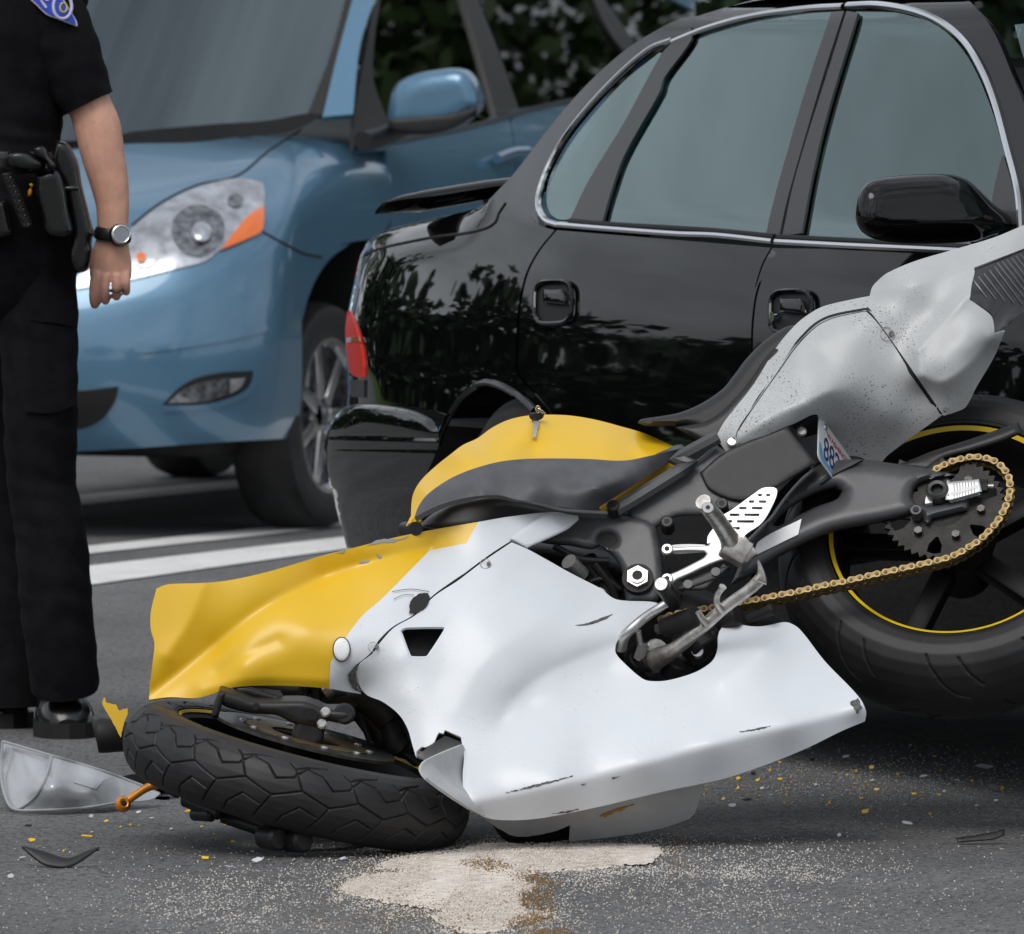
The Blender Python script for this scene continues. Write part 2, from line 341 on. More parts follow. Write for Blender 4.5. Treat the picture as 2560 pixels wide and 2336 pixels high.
M = dict(
 white=mat('white_paint', (.69, .725, .765), .42, coat=.4, var=.045, vscale=4, crough=.22, spk=[(420, .70, (.12, .10, .08), 5), (900, .72, (.3, .27, .23), 8)]),
 tailwhite=mat('shaded_dirty_white', (.47, .485, .495), .45, coat=.3, var=.08, vscale=9, crough=.3, spk=[(300, .635, (.07, .05, .035), 7), (650, .63, (.10, .08, .06), 9)]),  # white darkened in the base for the tail's shade; specks are real dirt
 yellow=mat('yellow_paint', (.80, .49, .012), .42, coat=.4, var=.02, vscale=7, crough=.24, spk=[(300, .77, (.5, .5, .48), 9)]),
 graphite=mat('graphite_plastic', (.085, .088, .096), .42, var=.15, vscale=25, bump=.35, bscale=900),
 frame=mat('frame_metal', (.085, .086, .090), .38, metal=.25, var=.12, vscale=14, bump=.12, bscale=700, spk=[(120, .70, (.13, .13, .12), 6)]),
 black=mat('black_plastic', (.014, .014, .015), .42, var=.2, vscale=40, bump=.1, bscale=600),
 engine=mat('engine_metal', (.022, .021, .020), .5, metal=.4, var=.4, vscale=30, bump=.3, bscale=150),
 rubber=mat('tyre_rubber', (.017, .017, .018), .52, var=.25, vscale=18, bump=.15, bscale=500, spk=[(260, .70, (.09, .085, .08), 8)]),
 seat=mat('seat_vinyl', (.018, .018, .019), .5, bump=.3, bscale=900),
 alu=mat('brushed_aluminium', (.62, .62, .62), .34, metal=.9, var=.12, vscale=60, rvar=.1),
 whitealu=mat('satin_aluminium', (.60, .60, .60), .40, metal=.7, var=.05, vscale=50),
 steel=mat('worn_steel', (.55, .53, .50), .40, metal=.9, var=.25, vscale=70, bump=.15, bscale=300),
 darksteel=mat('dark_steel', (.10, .10, .10), .4, metal=.9, var=.3, vscale=80),
 gold=mat('gold_chain', (.27, .195, .085), .40, metal=.8, var=.3, vscale=90),
 golddark=mat('gold_inner_shaded', (.16, .115, .05), .45, metal=.8, var=.3, vscale=90),  # chain gold darkened to give the deeper inner plates their shade
 pin=mat('chain_pin', (.12, .09, .06), .45, metal=.8),
 rimblack=mat('wheel_black', (.005, .005, .0055), .5, var=.1, spec=.25),
 stripe=mat('yellow_stripe', (.80, .55, .02), .35),
 sticker=mat('silver_sticker', (.90, .91, .92), .45, spk=[(900, .60, (.62, .63, .64), 0)]),
 chrome=mat('chrome', (.72, .73, .75), .12, metal=1.),
 carblack=mat('car_black', (.003, .003, .0035), .02, spec=.5),
 trim=mat('black_trim', (.02, .02, .022), .4, coat=.3, crough=.2),
 rubberseal=mat('rubber_seal', (.008, .008, .008), .6),
 vanblue=mat('van_blue', (.085, .195, .305), .32, metal=.35, coat=1., crough=.03),
 taillight=mat('red_lens', (.62, .025, .012), .38, spec=.35),
 amber=mat('amber_lens', (.80, .17, .025), .15, coat=1.),
 lampchrome=mat('lamp_reflector', (.46, .48, .52), .22, metal=.7, coat=1., var=.3, vscale=22),
 lampdark=mat('lamp_bowl', (.16, .17, .19), .15, metal=.6, coat=1., var=.6, vscale=45),
 smoked=mat('smoked_lens', (.018, .019, .022), .18, coat=.8),
 smokedrib=mat('smoked_rib', (.11, .115, .13), .25, coat=.6),
 fabric=mat('uniform_cloth', (.007, .007, .0085), .85, var=.3, vscale=25, bump=.5, bscale=60, spec=.15),
 leather=mat('black_leather', (.006, .006, .007), .24, coat=.3, bump=.2, bscale=300),
 skin=mat('skin', (.76, .42, .31), .48, var=.10, vscale=35, bump=.15, bscale=400, sss=.15),
 hair=mat('hair', (.03, .02, .012), .6),
 patchblue=mat('patch_blue', (.03, .07, .50), .6), patchwhite=mat('patch_white', (.55, .52, .72), .6),
 gauge=mat('watch_face', (.24, .27, .30), .2, coat=1.), silver=mat('silver', (.6, .6, .6), .25, metal=1.),
 orange=mat('orange_anodised', (.70, .26, .02), .3, metal=.4, coat=.4),
 plate=mat('plate_white', (.60, .62, .64), .4, var=.04, vscale=60), platered=mat('plate_red', (.42, .05, .05), .5), plateblue=mat('plate_navy', (.012, .03, .11), .5), platesky=mat('plate_sky', (.12, .30, .50), .5),
 linepaint=mat('road_line_paint', (.72, .72, .70), .6, var=.08, vscale=5, spk=[(60, .62, (.25, .25, .25), 3)]),
 interior=mat('car_interior', (.16, .165, .165), .8), shirt2=mat('teal_cloth', (.10, .42, .42), .8), hiviz=mat('yellow_cloth', (.55, .48, .08), .8),
 bark=mat('bark', (.06, .045, .03), .9, bump=.6, bscale=20), leaf=mat('leaf', (.045, .085, .022), .6, var=.4, vscale=1.2), needle=mat('needle', (.020, .045, .018), .7, var=.4, vscale=1.2),
 debrisgrey=mat('grey_shard', (.34, .36, .37), .45), greyin=mat('grey_inner', (.45, .46, .47), .55, var=.05),
 stain=mat('rust_stain', (.42, .20, .04), .6), smear=mat('dirt_smear', (.62, .62, .60), .6, var=.2, vscale=60), scuff=mat('scuff', (.10, .10, .10), .7, var=.5, vscale=200),
)
M['glass'] = glass('car_glass', (.36, .50, .48), .17, (.74, .93, .93)); M['vanglass'] = glass('van_glass', (.10, .12, .12), .06); M['windshield'] = glass('windshield_glass', (.36, .50, .54), .17, (.72, .86, .93))
M['clear'] = glass('clear_plastic', (.80, .82, .84), .10, rough=.12)
def tweak_clear():
    t = M['clear'].node_tree; o = [n for n in t.nodes if n.type == 'OUTPUT_MATERIAL'][0]; s = o.inputs[0].links[0].from_socket
    df = t.nodes.new('ShaderNodeBsdfDiffuse'); df.inputs[0].default_value = (.75, .77, .80, 1); mm = t.nodes.new('ShaderNodeMixShader'); mm.inputs[0].default_value = .30
    t.links.new(s, mm.inputs[1]); t.links.new(df.outputs[0], mm.inputs[2]); t.links.new(mm.outputs[0], o.inputs[0])
tweak_clear()
# ------------------------------------------------------------------ ground
def asphalt():
    m = mat('asphalt', (.075, .076, .079), .78, spec=.35); t = m.node_tree; b = t.nodes['Principled BSDF']; co = t.nodes.new('ShaderNodeTexCoord')
    def nz(kind, sc, det=3):
        n = t.nodes.new(kind); n.inputs['Scale'].default_value = sc
        if 'Detail' in n.inputs: n.inputs['Detail'].default_value = det
        t.links.new(co.outputs['Object'], n.inputs['Vector']); return n
    big = nz('ShaderNodeTexNoise', 1.3, 5); fine = nz('ShaderNodeTexNoise', 190, 4); vor = nz('ShaderNodeTexVoronoi', 150)
    r1 = t.nodes.new('ShaderNodeValToRGB'); r1.color_ramp.elements[0].position = .35; r1.color_ramp.elements[0].color = (.026, .027, .030, 1)
    r1.color_ramp.elements[1].position = .72; r1.color_ramp.elements[1].color = (.125, .127, .132, 1); t.links.new(fine.outputs[0], r1.inputs[0])
    sp = t.nodes.new('ShaderNodeMapRange'); sp.inputs[1].default_value = .62; sp.inputs[2].default_value = .95; t.links.new(vor.outputs['Color'], sp.inputs[0])
    mixa = t.nodes.new('ShaderNodeMix'); mixa.data_type = 'RGBA'; mixa.inputs[7].default_value = (.20, .20, .20, 1)
    t.links.new(sp.outputs[0], mixa.inputs[0]); t.links.new(r1.outputs[0], mixa.inputs[6])
    rb = t.nodes.new('ShaderNodeMapRange'); rb.inputs[1].default_value = .3; rb.inputs[2].default_value = .7; rb.inputs[3].default_value = .78; rb.inputs[4].default_value = 1.15
    t.links.new(big.outputs[0], rb.inputs[0]); mul = t.nodes.new('ShaderNodeMix'); mul.data_type = 'RGBA'; mul.blend_type = 'MULTIPLY'; mul.inputs[0].default_value = 1
    t.links.new(mixa.outputs[2], mul.inputs[6]); t.links.new(rb.outputs[0], mul.inputs[7]); t.links.new(mul.outputs[2], b.inputs['Base Color'])
    bp = t.nodes.new('ShaderNodeBump'); bp.inputs['Strength'].default_value = 1.0; bp.inputs['Distance'].default_value = .004
    t.links.new(vor.outputs['Distance'], bp.inputs['Height']); t.links.new(bp.outputs[0], b.inputs['Normal']); return m
M['asphalt'] = asphalt(); M['grass'] = mat('grass', (.05, .10, .02), .9, var=.35, vscale=2.)
def sheet(name, x0, x1, y0, y1, z, m):
    o = link(name, [(x0, y0, z), (x1, y0, z), (x1, y1, z), (x0, y1, z)], [(0, 1, 2, 3)], m, None, False); props(o, kind='structure'); return o
sheet('terrain', -600, 600, -500, 900, -.006, M['grass'])
sheet('road', -16, 22, -14, 60, 0, M['asphalt'])
G4 = ground(.004)
def gline(name, pts):
    q = np.array(pts); d = G4(q[:, 0], q[:, 1]); o = link(name, P(q[:, 0], q[:, 1], d), [tuple(range(len(q)))[::-1]], M['linepaint'], None, False); fixn(o); props(o, kind='structure')
gline('road_line', Q4((-300, 1690), (500, 1600), (2100, 1418), (3600, 1245), (3600, 1290), (2100, 1482), (510, 1706), (-300, 1825)))
gline('road_line', Q4((-300, 1570), (490, 1490), (2100, 1322), (3600, 1165), (3600, 1192), (2100, 1360), (495, 1532), (-300, 1618)))
gline('road_line', Q4((-300, 1275), (440, 1205), (1480, 1105), (3300, 930), (3300, 960), (1480, 1150), (440, 1262), (-300, 1345)))
# ------------------------------------------------------------------ black sedan
SF = np.array([.42, -.9075]); SR = np.array([-.9075, -.42]); SO = np.array([.4475, 15.01])
def SL(u, v, z): return np.array([SO[0]+u*SF[0]+v*SR[0], SO[1]+u*SF[1]+v*SR[1], z])
in_g = tab([.15, .3, .45, .58, .7, .82, .92, 1.0, 1.02, 1.44, 1.475, 1.495, 1.505], [.08, .035, .008, 0, .006, .025, .052, .078, .085, .275, .34, .50, .85], .022)
in_t = tab([.15, .3, .45, .58, .7, .8, .87, .92, .955, .975, .985, .99], [.08, .035, .008, 0, .006, .018, .036, .062, .11, .19, .38, .8], .016)
def ss(x, a, b): t = np.clip((x-a)/(b-a), 0, 1); return t*t*(3-2*t)
def s_corner(u, R=.42, u1=-2.02):
    t = np.clip(u1-u, 0, R*.995); return R-np.sqrt(R*R-t*t)+np.maximum(-u-.9, 0)**2*.035+np.maximum(u-.9, 0)**2*.05+np.maximum(u1-u-R*.995, 0)*9
def S(off=0., trunk=False, u1=-2.02):
    def g(p):
        x, y, z = p[..., 0]-SO[0], p[..., 1]-SO[1], p[..., 2]; u = x*SF[0]+y*SF[1]; v = x*SR[0]+y*SR[1]
        wgt = ss(u, -1.80, -1.38); ins = in_t(z-.085*ss(u, -2.05, -1.35))*(1-wgt)+in_g(z)*wgt
        gb = v+ins+s_corner(u, u1=u1)+.02*u*u-off
        if trunk:
            wl = v+.10+.06*ss(u, -1.9, -1.45)+s_corner(u, u1=u1)+np.maximum(u+1.28, 0)*3-off; gb = -smax(-gb, -np.maximum(wl, .72-z), .05)
        return gb
    return root(g, 12.5, 18.6, 110)
def SQ(off=0.):
    def g(p):
        x, y, z = p[..., 0]-SO[0], p[..., 1]-SO[1], p[..., 2]; u = x*SF[0]+y*SF[1]; v = x*SR[0]+y*SR[1]
        return v+in_g(z)+np.maximum(-u-.9, 0)**2*.035+.02*u*u-off
    return root(g, 12.5, 18.6, 110)
sedan = empty('black_sedan', tuple(SL(-.3, -.85, 0)), 'glossy black four-door sedan with chrome window trim behind the fallen motorcycle', 'car')
S0 = S(); CB = M['carblack']
gapR = Q2((1320, 1290), (1230, 1400), (1160, 1530), (1122, 1690), (1110, 1792))+Q5((1103, 440), (1113, 530), (1200, 630), (1260, 700), (1290, 740))
arch = Q5((1200, 735), (1150, 685), (1080, 630), (1000, 590), (930, 575), (870, 595), (800, 650), (740, 740), (690, 830), (660, 920))
qtop = Q2((242, 1400), (290, 1330), (400, 1280), (650, 1220), (800, 1188), (900, 1158), (955, 1112))
qleft = [(907, 625), (897, 655), (886, 705), (872, 770), (864, 820), (865, 900), (868, 960), (869, 1019)]
QT = spline(qtop, 12, False, 90); QL = spline(qleft, 12, False, 90)
def roll(d, w_, r): t = np.clip(d/w_, 0, 1); return r*(1-np.sqrt(np.maximum(1-(1-t)**2, 0)))
def QD(off=0.):
    def fn(px, py):
        px, py = np.broadcast_arrays(np.asarray(px, float), np.asarray(py, float)); q = np.stack([px.ravel(), py.ravel()], -1)
        base = SQ(off)(px, py); r = roll(pdist(q, QT, False), 105, .17).reshape(px.shape)*(1-ss(px, 1120, 1235)); l = roll(pdist(q, QL, False), 85, .26).reshape(px.shape)
        return base+r+l
    return fn
qp = qtop+Q2((1150, 1190), (1228, 1262))+[(a-3, b) for a, b in gapR]+[(1372, 1052), (1345, 1042)]+arch[::1]+Q5((652, 812), (600, 770), (500, 730), (350, 705), (230, 700), (152, 715))+qleft[::-1][1:-1]
patch('quarter_panel', qp, QD(), CB, sedan, step=8, thick=.006, sharp=40, backdir=(0, 1, 0))
pxtube('boot_seam', Q2((250, 1430), (330, 1395), (480, 1360), (640, 1330), (800, 1310), (930, 1280), (985, 1245), (1000, 1200), (1040, 1140)), QD(), -.001, .0035, M['rubberseal'], sedan, segs=6)
body_lo = 1650
rd = [(a+3, b) for a, b in gapR]+[(1400, 1080), (1440, 1180), (1470, body_lo), (1880, body_lo)]+Q6((485, 600), (487, 380), (490, 250), (508, 100), (536, 0))+Q3((505, 1620), (548, 1480), (598, 1388))
patch('rear_door', rd, S0, CB, sedan, step=11, thick=.02)
fd = Q3((607, 1390), (558, 1480), (517, 1600))+Q6((548, 0), (520, 100), (502, 250), (498, 380), (496, 600))+[(1888, body_lo), (2760, body_lo), (2760, 655), (2500, 632)]
patch('front_door', fd, S0, CB, sedan, step=14, thick=.02)
# bumper
bp_ = Q5((150, 712), (230, 697), (350, 702), (500, 727), (600, 766), (652, 815), (664, 905), (660, 940), (600, 1080), (520, 1260), (500, 1500), (150, 1500), (110, 1350), (70, 1200), (38, 1080), (24, 960), (34, 900), (48, 830), (90, 760))
BL = spline(Q5((152, 712), (90, 760), (48, 830), (34, 900), (24, 960), (38, 1080), (70, 1200), (110, 1350), (150, 1500)), 10, False, 90); BT = spline(Q5((90, 760), (150, 712), (230, 697), (350, 702), (500, 727), (600, 766), (652, 815)), 10, False, 90)
def bumper_depth(px, py):
    px, py = np.broadcast_arrays(np.asarray(px, float), np.asarray(py, float)); q = np.stack([px.ravel(), py.ravel()], -1); z = (py-700)/K9
    groove = .014*np.exp(-((z-872-.04*(px-800))/13)**2)+.010*np.exp(-((z-935-.04*(px-800))/16)**2)+.03*ss(z, 900, 1250)+.05*ss(z, 1150, 1500)
    return SQ(.045)(px, py)+roll(pdist(q, BL, False), 60, .05).reshape(px.shape)+roll(pdist(q, BT, False), 52, .055).reshape(px.shape)+groove
patch('rear_bumper', bp_, bumper_depth, CB, sedan, step=7, thick=.012, backdir=(0, 1, 0))
tl = Q5((152, 178), (166, 172), (205, 285), (236, 420), (241, 545), (205, 545), (165, 520), (147, 400), (141, 280))
t_o = patch('tail_light', tl, QD(.008), M['taillight'], sedan, step=6, thick=.008)
patch('light_divider', Q5((146, 325), (215, 318), (222, 345), (148, 352)), QD(.011), M['amber'], t_o, step=6, thick=.003)
patch('trim_block', Q5((168, 562), (246, 560), (244, 660), (172, 655)), QD(.006), M['trim'], sedan, step=8, thick=.006)
# greenhouse: C-pillar, roof rail and A-pillar in one pressing
roofo = Q2((955, 1112), (1100, 955), (1300, 695), (1500, 468), (1700, 288), (1850, 190), (2016, 105))+Q3((200, 88), (400, 28), (560, -12), (800, -70), (1200, -110), (1560, -75), (1700, 0), (1800, 108), (1868, 222), (1950, 420), (2040, 640), (2140, 900), (2200, 1180), (2200, 1330), (2010, 1300))
rooi = Q3((1995, 1080), (1925, 820), (1855, 560), (1785, 380), (1690, 228), (1560, 118), (1400, 52), (1200, 16), (1010, 22), (800, 38), (500, 78), (250, 143), (50, 223))+Q2((1960, 216), (1850, 264), (1650, 432), (1450, 652), (1325, 825), (1235, 1018), (1208, 1150), (1228, 1262), (1150, 1190))
patch('roof_rail', roofo+rooi, SQ(), CB, sedan, step=10, thick=.015, sharp=50)
# window frames and glass
SG = S(-.005); ST = S(.004)
patch('window_frame', Q2((1395, 1238), (1500, 1020), (1700, 690), (1915, 300), (1990, 225))+Q3((150, 150), (152, 222), (0, 438))+Q2((1900, 518), (1700, 878), (1622, 1098), (1582, 1238)), ST, M['trim'], sedan, step=9, thick=.005)
patch('window_frame', Q3((938, 66), (1008, 62), (905, 380), (780, 800), (690, 1120), (645, 1322), (572, 1310), (600, 1180), (690, 850), (800, 478)), ST, M['trim'], sedan, step=9, thick=.005)
patch('window_frame', Q3((1022, 62), (1086, 72), (925, 600), (838, 950), (770, 1306), (662, 1322), (720, 1050), (800, 770), (920, 390)), ST, M['trim'], sedan, step=9, thick=.005)
patch('window', Q2((1285, 1190), (1268, 1100), (1295, 975), (1375, 845), (1495, 685), (1695, 462), (1900, 296), (1925, 300), (1700, 700), (1500, 1040), (1400, 1230), (1340, 1230)), SG, M['glass'], sedan, step=12, thick=.004)
patch('window', Q2((1575, 1245), (1615, 1100), (1695, 875), (1895, 510))+Q3((0, 430), (150, 205), (400, 120), (700, 78), (950, 66), (805, 480), (690, 860), (600, 1200), (565, 1320), (300, 1290)), SG, M['glass'], sedan, step=14, thick=.004)
patch('window', Q3((765, 1320), (825, 950), (915, 600), (1075, 66), (1300, 72), (1450, 105), (1590, 190), (1710, 335), (1815, 560), (1900, 830), (1960, 1080), (1985, 1270), (1985, 1400), (1300, 1360)), SG, M['glass'], sedan, step=14, thick=.004)
patch('sail_panel', Q3((1893, 870), (1905, 880), (1965, 1100), (1990, 1260), (1830, 1240), (1838, 1110), (1860, 1000)), ST, M['trim'], sedan, step=9, thick=.01)
def strip(name, pts, off, r, m): return pxtube(name, pts, S0, off, r, m, sedan, segs=8)
strip('chrome_trim', Q2((1340, 1262), (1262, 1232), (1222, 1150), (1245, 1020), (1335, 830), (1455, 660), (1655, 440), (1850, 274), (1975, 224)), .004, .0065, M['chrome'])
strip('chrome_trim', Q3((50, 236), (250, 156), (500, 90), (800, 50), (1005, 38)), .004, .0068, M['chrome'])
strip('chrome_trim', Q3((1030, 34), (1200, 30), (1400, 64), (1555, 128), (1685, 238), (1780, 390), (1852, 570), (1922, 825), (1985, 1080), (2000, 1290)), .004, .0075, M['chrome'])
strip('chrome_trim', Q2((1340, 1258), (1600, 1280), (2010, 1310))+Q3((300, 1318), (612, 1352)), .008, .0068, M['chrome'])
strip('chrome_trim', Q3((632, 1354), (1000, 1374), (1640, 1404), (2300, 1440)), .008, .0070, M['chrome'])
for q in (Q2((1400, 1240), (1600, 1258), (2010, 1282))+Q3((300, 1296), (620, 1328)), Q3((640, 1330), (1000, 1348), (1700, 1384))): strip('window_seal', q, .010, .006, M['rubberseal'])
# door handles: raised rim, recessed cup, flap
def handle(cx, cy, w, hh, lock):
    ring = [(cx+w*math.copysign(abs(math.cos(a))**.55, math.cos(a)), cy+hh*math.copysign(abs(math.sin(a))**.55, math.sin(a))-.06*w*math.cos(a)) for a in np.linspace(0, 2*math.pi, 28, endpoint=False)]
    hnd = patch('door_handle', [(cx+(a-cx)*.95, cy+(b-cy)*.95) for a, b in ring], S(.003), M['rubberseal'], sedan, step=8, thick=.006)
    q = np.array(ring+ring[:1]); tube('handle_rim', P(q[:, 0], q[:, 1], S(.007)(q[:, 0], q[:, 1])), .0050, CB, hnd, segs=8, smoothn=3)
    fl = [(cx-w*.55, cy-hh*.62), (cx+w*.45, cy-hh*.62), (cx+w*.66, cy-hh*.3), (cx+w*.66, cy+hh*.12), (cx-w*.55, cy+hh*.02)]
    patch('handle_flap', fl, S(.010), CB, hnd, step=7, thick=.006, h=.008, edge=12)
    if lock: c = P(cx-w*.78, cy+hh*.25, float(S(.012)(cx-w*.78, cy+hh*.25))); n = np.array([SR[0], SR[1], 0]); cyl('lock', c-n*.004, c+n*.006, .010, M['chrome'], hnd)
handle(1383, 756, 46, 52, False); handle(1977, 779, 52, 52, True)
patch('fuel_flap', [(1168, 640), (1235, 628), (1240, 690), (1172, 700)], S(.0015), CB, sedan, step=9, thick=.002) if False else None
# arch lip, wheel, dark well
pxtube('arch_lip', arch, SQ(), .003, .0075, CB, sedan, segs=8)
wc = SL(-1.19, -.17, .335); ax = (SR[0], SR[1], 0)
wh = lathe('rear_wheel', [(.02, .09), (.1, .10), (.19, .085), (.215, .10), (.225, .10), (.225, -.1), (.02, -.1)], wc, ax, M['lampdark'], sedan, 48)
lathe('tyre', [(.222, .095), (.25, .108), (.30, .105), (.325, .085), (.335, .05), (.335, -.05), (.325, -.085), (.30, -.1), (.222, -.1)], wc, ax, M['rubber'], wh, 64)
fw = SL(1.55, -.12, .33)
v_, f_ = lathe_data([(.02, .09), (.1, .10), (.19, .085), (.222, .1), (.25, .108), (.30, .105), (.325, .085), (.335, .05), (.335, -.05), (.30, -.1), (.02, -.1)], fw, ax, 40); o = link('front_wheel', v_, f_, M['rubber'], sedan); fixn(o)
ax3 = ((SF[0], SF[1], 0), (SR[0], SR[1], 0), (0, 0, 1))
box('underbody', SL(-.25, -.92, .40), ax3, (1.75, .72, .19), M['rubberseal'], sedan, .03)
box('wheel_well', SL(-1.19, -.66, .50), ax3, (.42, .28, .30), M['rubberseal'], sedan, .03)
# far side, roof skin, deck, rear face and cabin
def grid_patch(name, fn, nu, nv, m, thick=None):
    V = [fn(i/(nu-1), j/(nv-1)) for i in range(nu) for j in range(nv)]
    Fc = [(i*nv+j, (i+1)*nv+j, (i+1)*nv+j+1, i*nv+j+1) for i in range(nu-1) for j in range(nv-1)]
    return link(name, V, Fc, m, sedan)
def roofz(u, t): return 1.462+.045*math.sin(math.pi*t)**.5-.16*max(0, abs(u+.05)-.35)**2
grid_patch('roof', lambda a, t: SL(-.85+1.5*a, -.31-1.16*t, roofz(-.85+1.5*a, t)), 14, 8, CB)
grid_patch('trunk_lid', lambda a, t: SL(-2.12+.72*a, -.36-1.06*t, .955+.085*float(ss(-2.12+.72*a, -2.05, -1.35))+.012*math.sin(math.pi*t)), 10, 8, CB)
def rear(a, t):
    u, v = -2.22-.13*math.sin(math.pi*a)**.6, -.34-1.1*a; z = .30+.66*t; return SL(u+.06*max(0, t-.9), v, z)
grid_patch('rear_panel', rear, 12, 8, CB)
far = [(-2.0, .32), (-2.05, .9), (-1.3, .99), (1.6, .95), (1.6, .32)]
link('far_side', [SL(u, -1.76, z) for u, z in far]+[SL(u, -1.72, z) for u, z in far], [(0, 1, 2, 3, 4), (9, 8, 7, 6, 5)]+[(i, i+5, (i+1) % 5+5, (i+1) % 5) for i in range(5)], CB, sedan, False)
tube('far_pillar', [SL(-1.25, -1.68, .98), SL(-.95, -1.55, 1.25), SL(-.6, -1.46, 1.42), SL(-.1, -1.42, 1.48), SL(.4, -1.44, 1.44), SL(.75, -1.55, 1.25), SL(1.15, -1.66, .97)], .035, M['interior'], sedan)
tube('far_pillar', [SL(-.05, -1.70, .96), SL(-.12, -1.44, 1.47)], .045, M['interior'], sedan)
def seatb(u, v, tilt):
    ax = ((math.cos(tilt)*SF[0], math.cos(tilt)*SF[1], math.sin(tilt)), (SR[0], SR[1], 0), (-math.sin(tilt)*SF[0], -math.sin(tilt)*SF[1], math.cos(tilt)))
    st = box('seat_back', SL(u, v, .88), ax, (.06, .24, .30), M['interior'], sedan, .05); box('head_rest', SL(u-.10, v, 1.26), ax, (.04, .13, .08), M['interior'], st, .035)
seatb(.12, -.52, -.22); seatb(.12, -1.22, -.22)
box('seat_back', SL(-.92, -.88, .84), ((SF[0], SF[1], -.2), (SR[0], SR[1], 0), (.2*SF[0], .2*SF[1], 1)), (.08, .64, .28), M['interior'], sedan, .05)
box('dashboard', SL(.98, -.88, .84), ax3, (.2, .68, .12), M['interior'], sedan, .06)
# mirror
mo = Q3((1074, 1230), (1080, 1130), (1110, 1050), (1180, 1004), (1300, 985), (1450, 975), (1600, 976), (1700, 1010), (1780, 1080), (1850, 1150), (1930, 1200), (1995, 1235), (1990, 1300), (1850, 1315), (1750, 1352), (1400, 1366), (1200, 1346), (1110, 1300))
md = float(S0(2500, 560)); mpl = plane(2500, 560, md-.02, .46, .12)
patch('door_mirror', mo, mpl, CB, sedan, step=9, thick=.03, h=.055, edge=62, backdir=(.1, 1, 0))
# boot spoiler: a bar across the deck
def spoil():
    pts = []; secs = [(-.14, 1.035, .006, .03), (-.17, 1.042, .014, .055), (-.24, 1.050, .022, .075), (-.36, 1.068, .022, .085), (-.6, 1.094, .021, .09), (-.9, 1.102, .020, .09), (-1.45, 1.07, .02, .08), (-1.62, 1.035, .006, .03)]
    V = []; n = 14
    for v, z, hh, ww in secs:
        for k in range(n): a = 2*math.pi*k/n; V.append(SL(-2.03+ww*math.cos(a), v, z+hh*math.sin(a)+.012*math.cos(a)))
    Fc = [(i*n+k, i*n+(k+1) % n, (i+1)*n+(k+1) % n, (i+1)*n+k) for i in range(len(secs)-1) for k in range(n)]+[tuple(range(n)), tuple(range((len(secs)-1)*n, len(secs)*n))[::-1]]
    o = link('spoiler', V, Fc, CB, sedan); fixn(o)
    for v in (-.42, -1.3): box('spoiler_foot', SL(-2.02, v, 1.02), ax3, (.05, .03, .05), CB, o, .015)
spoil()
patch('windshield', Q3((1962, 140), (2400, 100), (2700, 300), (2700, 1100), (2300, 1000), (2120, 640), (2016, 330)), S(-.03), M['glass'], sedan, step=22, thick=.004)
# ------------------------------------------------------------------ blue minivan
VF = np.array([-.36, -.933]); VL = np.array([.933, -.36]); VO = np.array([-.497, 23.8])
def VW(u, v, z): return np.array([VO[0]+u*VF[0]+v*VL[0], VO[1]+u*VF[1]+v*VL[1], z])
in_v = tab([.2, .35, .55, .8, .95, 1.08, 1.16, 1.22, 1.8], [.08, .03, 0, .008, .03, .065, .10, .13, .38], .03)
U_v = tab([.15, .28, .42, .55, .7, .85, .95, 1.05], [.78, .90, .96, .965, .93, .86, .78, .62], .03)
def V_body(off=0.):
    def g(p):
        x, y, z = p[..., 0]-VO[0], p[..., 1]-VO[1], p[..., 2]; u = x*VF[0]+y*VF[1]; v = x*VL[0]+y*VL[1]
        c = np.abs(v+.98)/.98
        a = v+in_v(z); b = u-U_v(z)+.30*c**2.6
        hz = 1.19-.10*ss(u, -.25, .5)-.30*np.clip((u-.1)/.8, 0, 2)**2-.04*c**2
        gg = smax(a, b, .22); return smax(gg, z-hz, .16)-off
    return root(g, 21.5, 28, 90)
def V_side(off=0.):
    def g(p):
        x, y, z = p[..., 0]-VO[0], p[..., 1]-VO[1], p[..., 2]; u = x*VF[0]+y*VF[1]; v = x*VL[0]+y*VL[1]
        return v+in_v(z)+np.maximum(u+.3, 0)**2*.3-off
    return root(g, 21.5, 29.5, 90)
def V_shield(px, py):   # raked windscreen, bowed sideways
    def g(p):
        x, y, z = p[..., 0]-VO[0], p[..., 1]-VO[1], p[..., 2]; u = x*VF[0]+y*VF[1]; v = x*VL[0]+y*VL[1]
        return u+.06+.95*(z-1.16)+.22*((v+.98)/.9)**2
    return root(g, 21.5, 29, 90)(px, py)
van = empty('blue_minivan', tuple(VW(-1.4, -.98, 0)), 'steel-blue minivan with clear headlight stopped behind the police officer', 'van')
VB = M['vanblue']; V0 = V_body()
vb = [(-190, 400)]+Q1((400, 838), (700, 808), (1100, 797), (1400, 757), (1650, 722), (1800, 650), (1990, 612))+Q2((190, 618), (185, 835), (365, 846), (395, 1000), (390, 1240), (320, 1330), (200, 1352), (100, 1378))+Q1((1960, 1368), (1850, 1450), (1772, 1560), (1722, 1680), (1694, 1792))+Q4((1684, 100), (1690, 300), (1690, 600), (1672, 800), (1665, 885), (1200, 912), (800, 940), (430, 962))+[(-190, 1150)]
body = patch('body', vb, V0, VB, van, step=13, thick=.012, sharp=55)
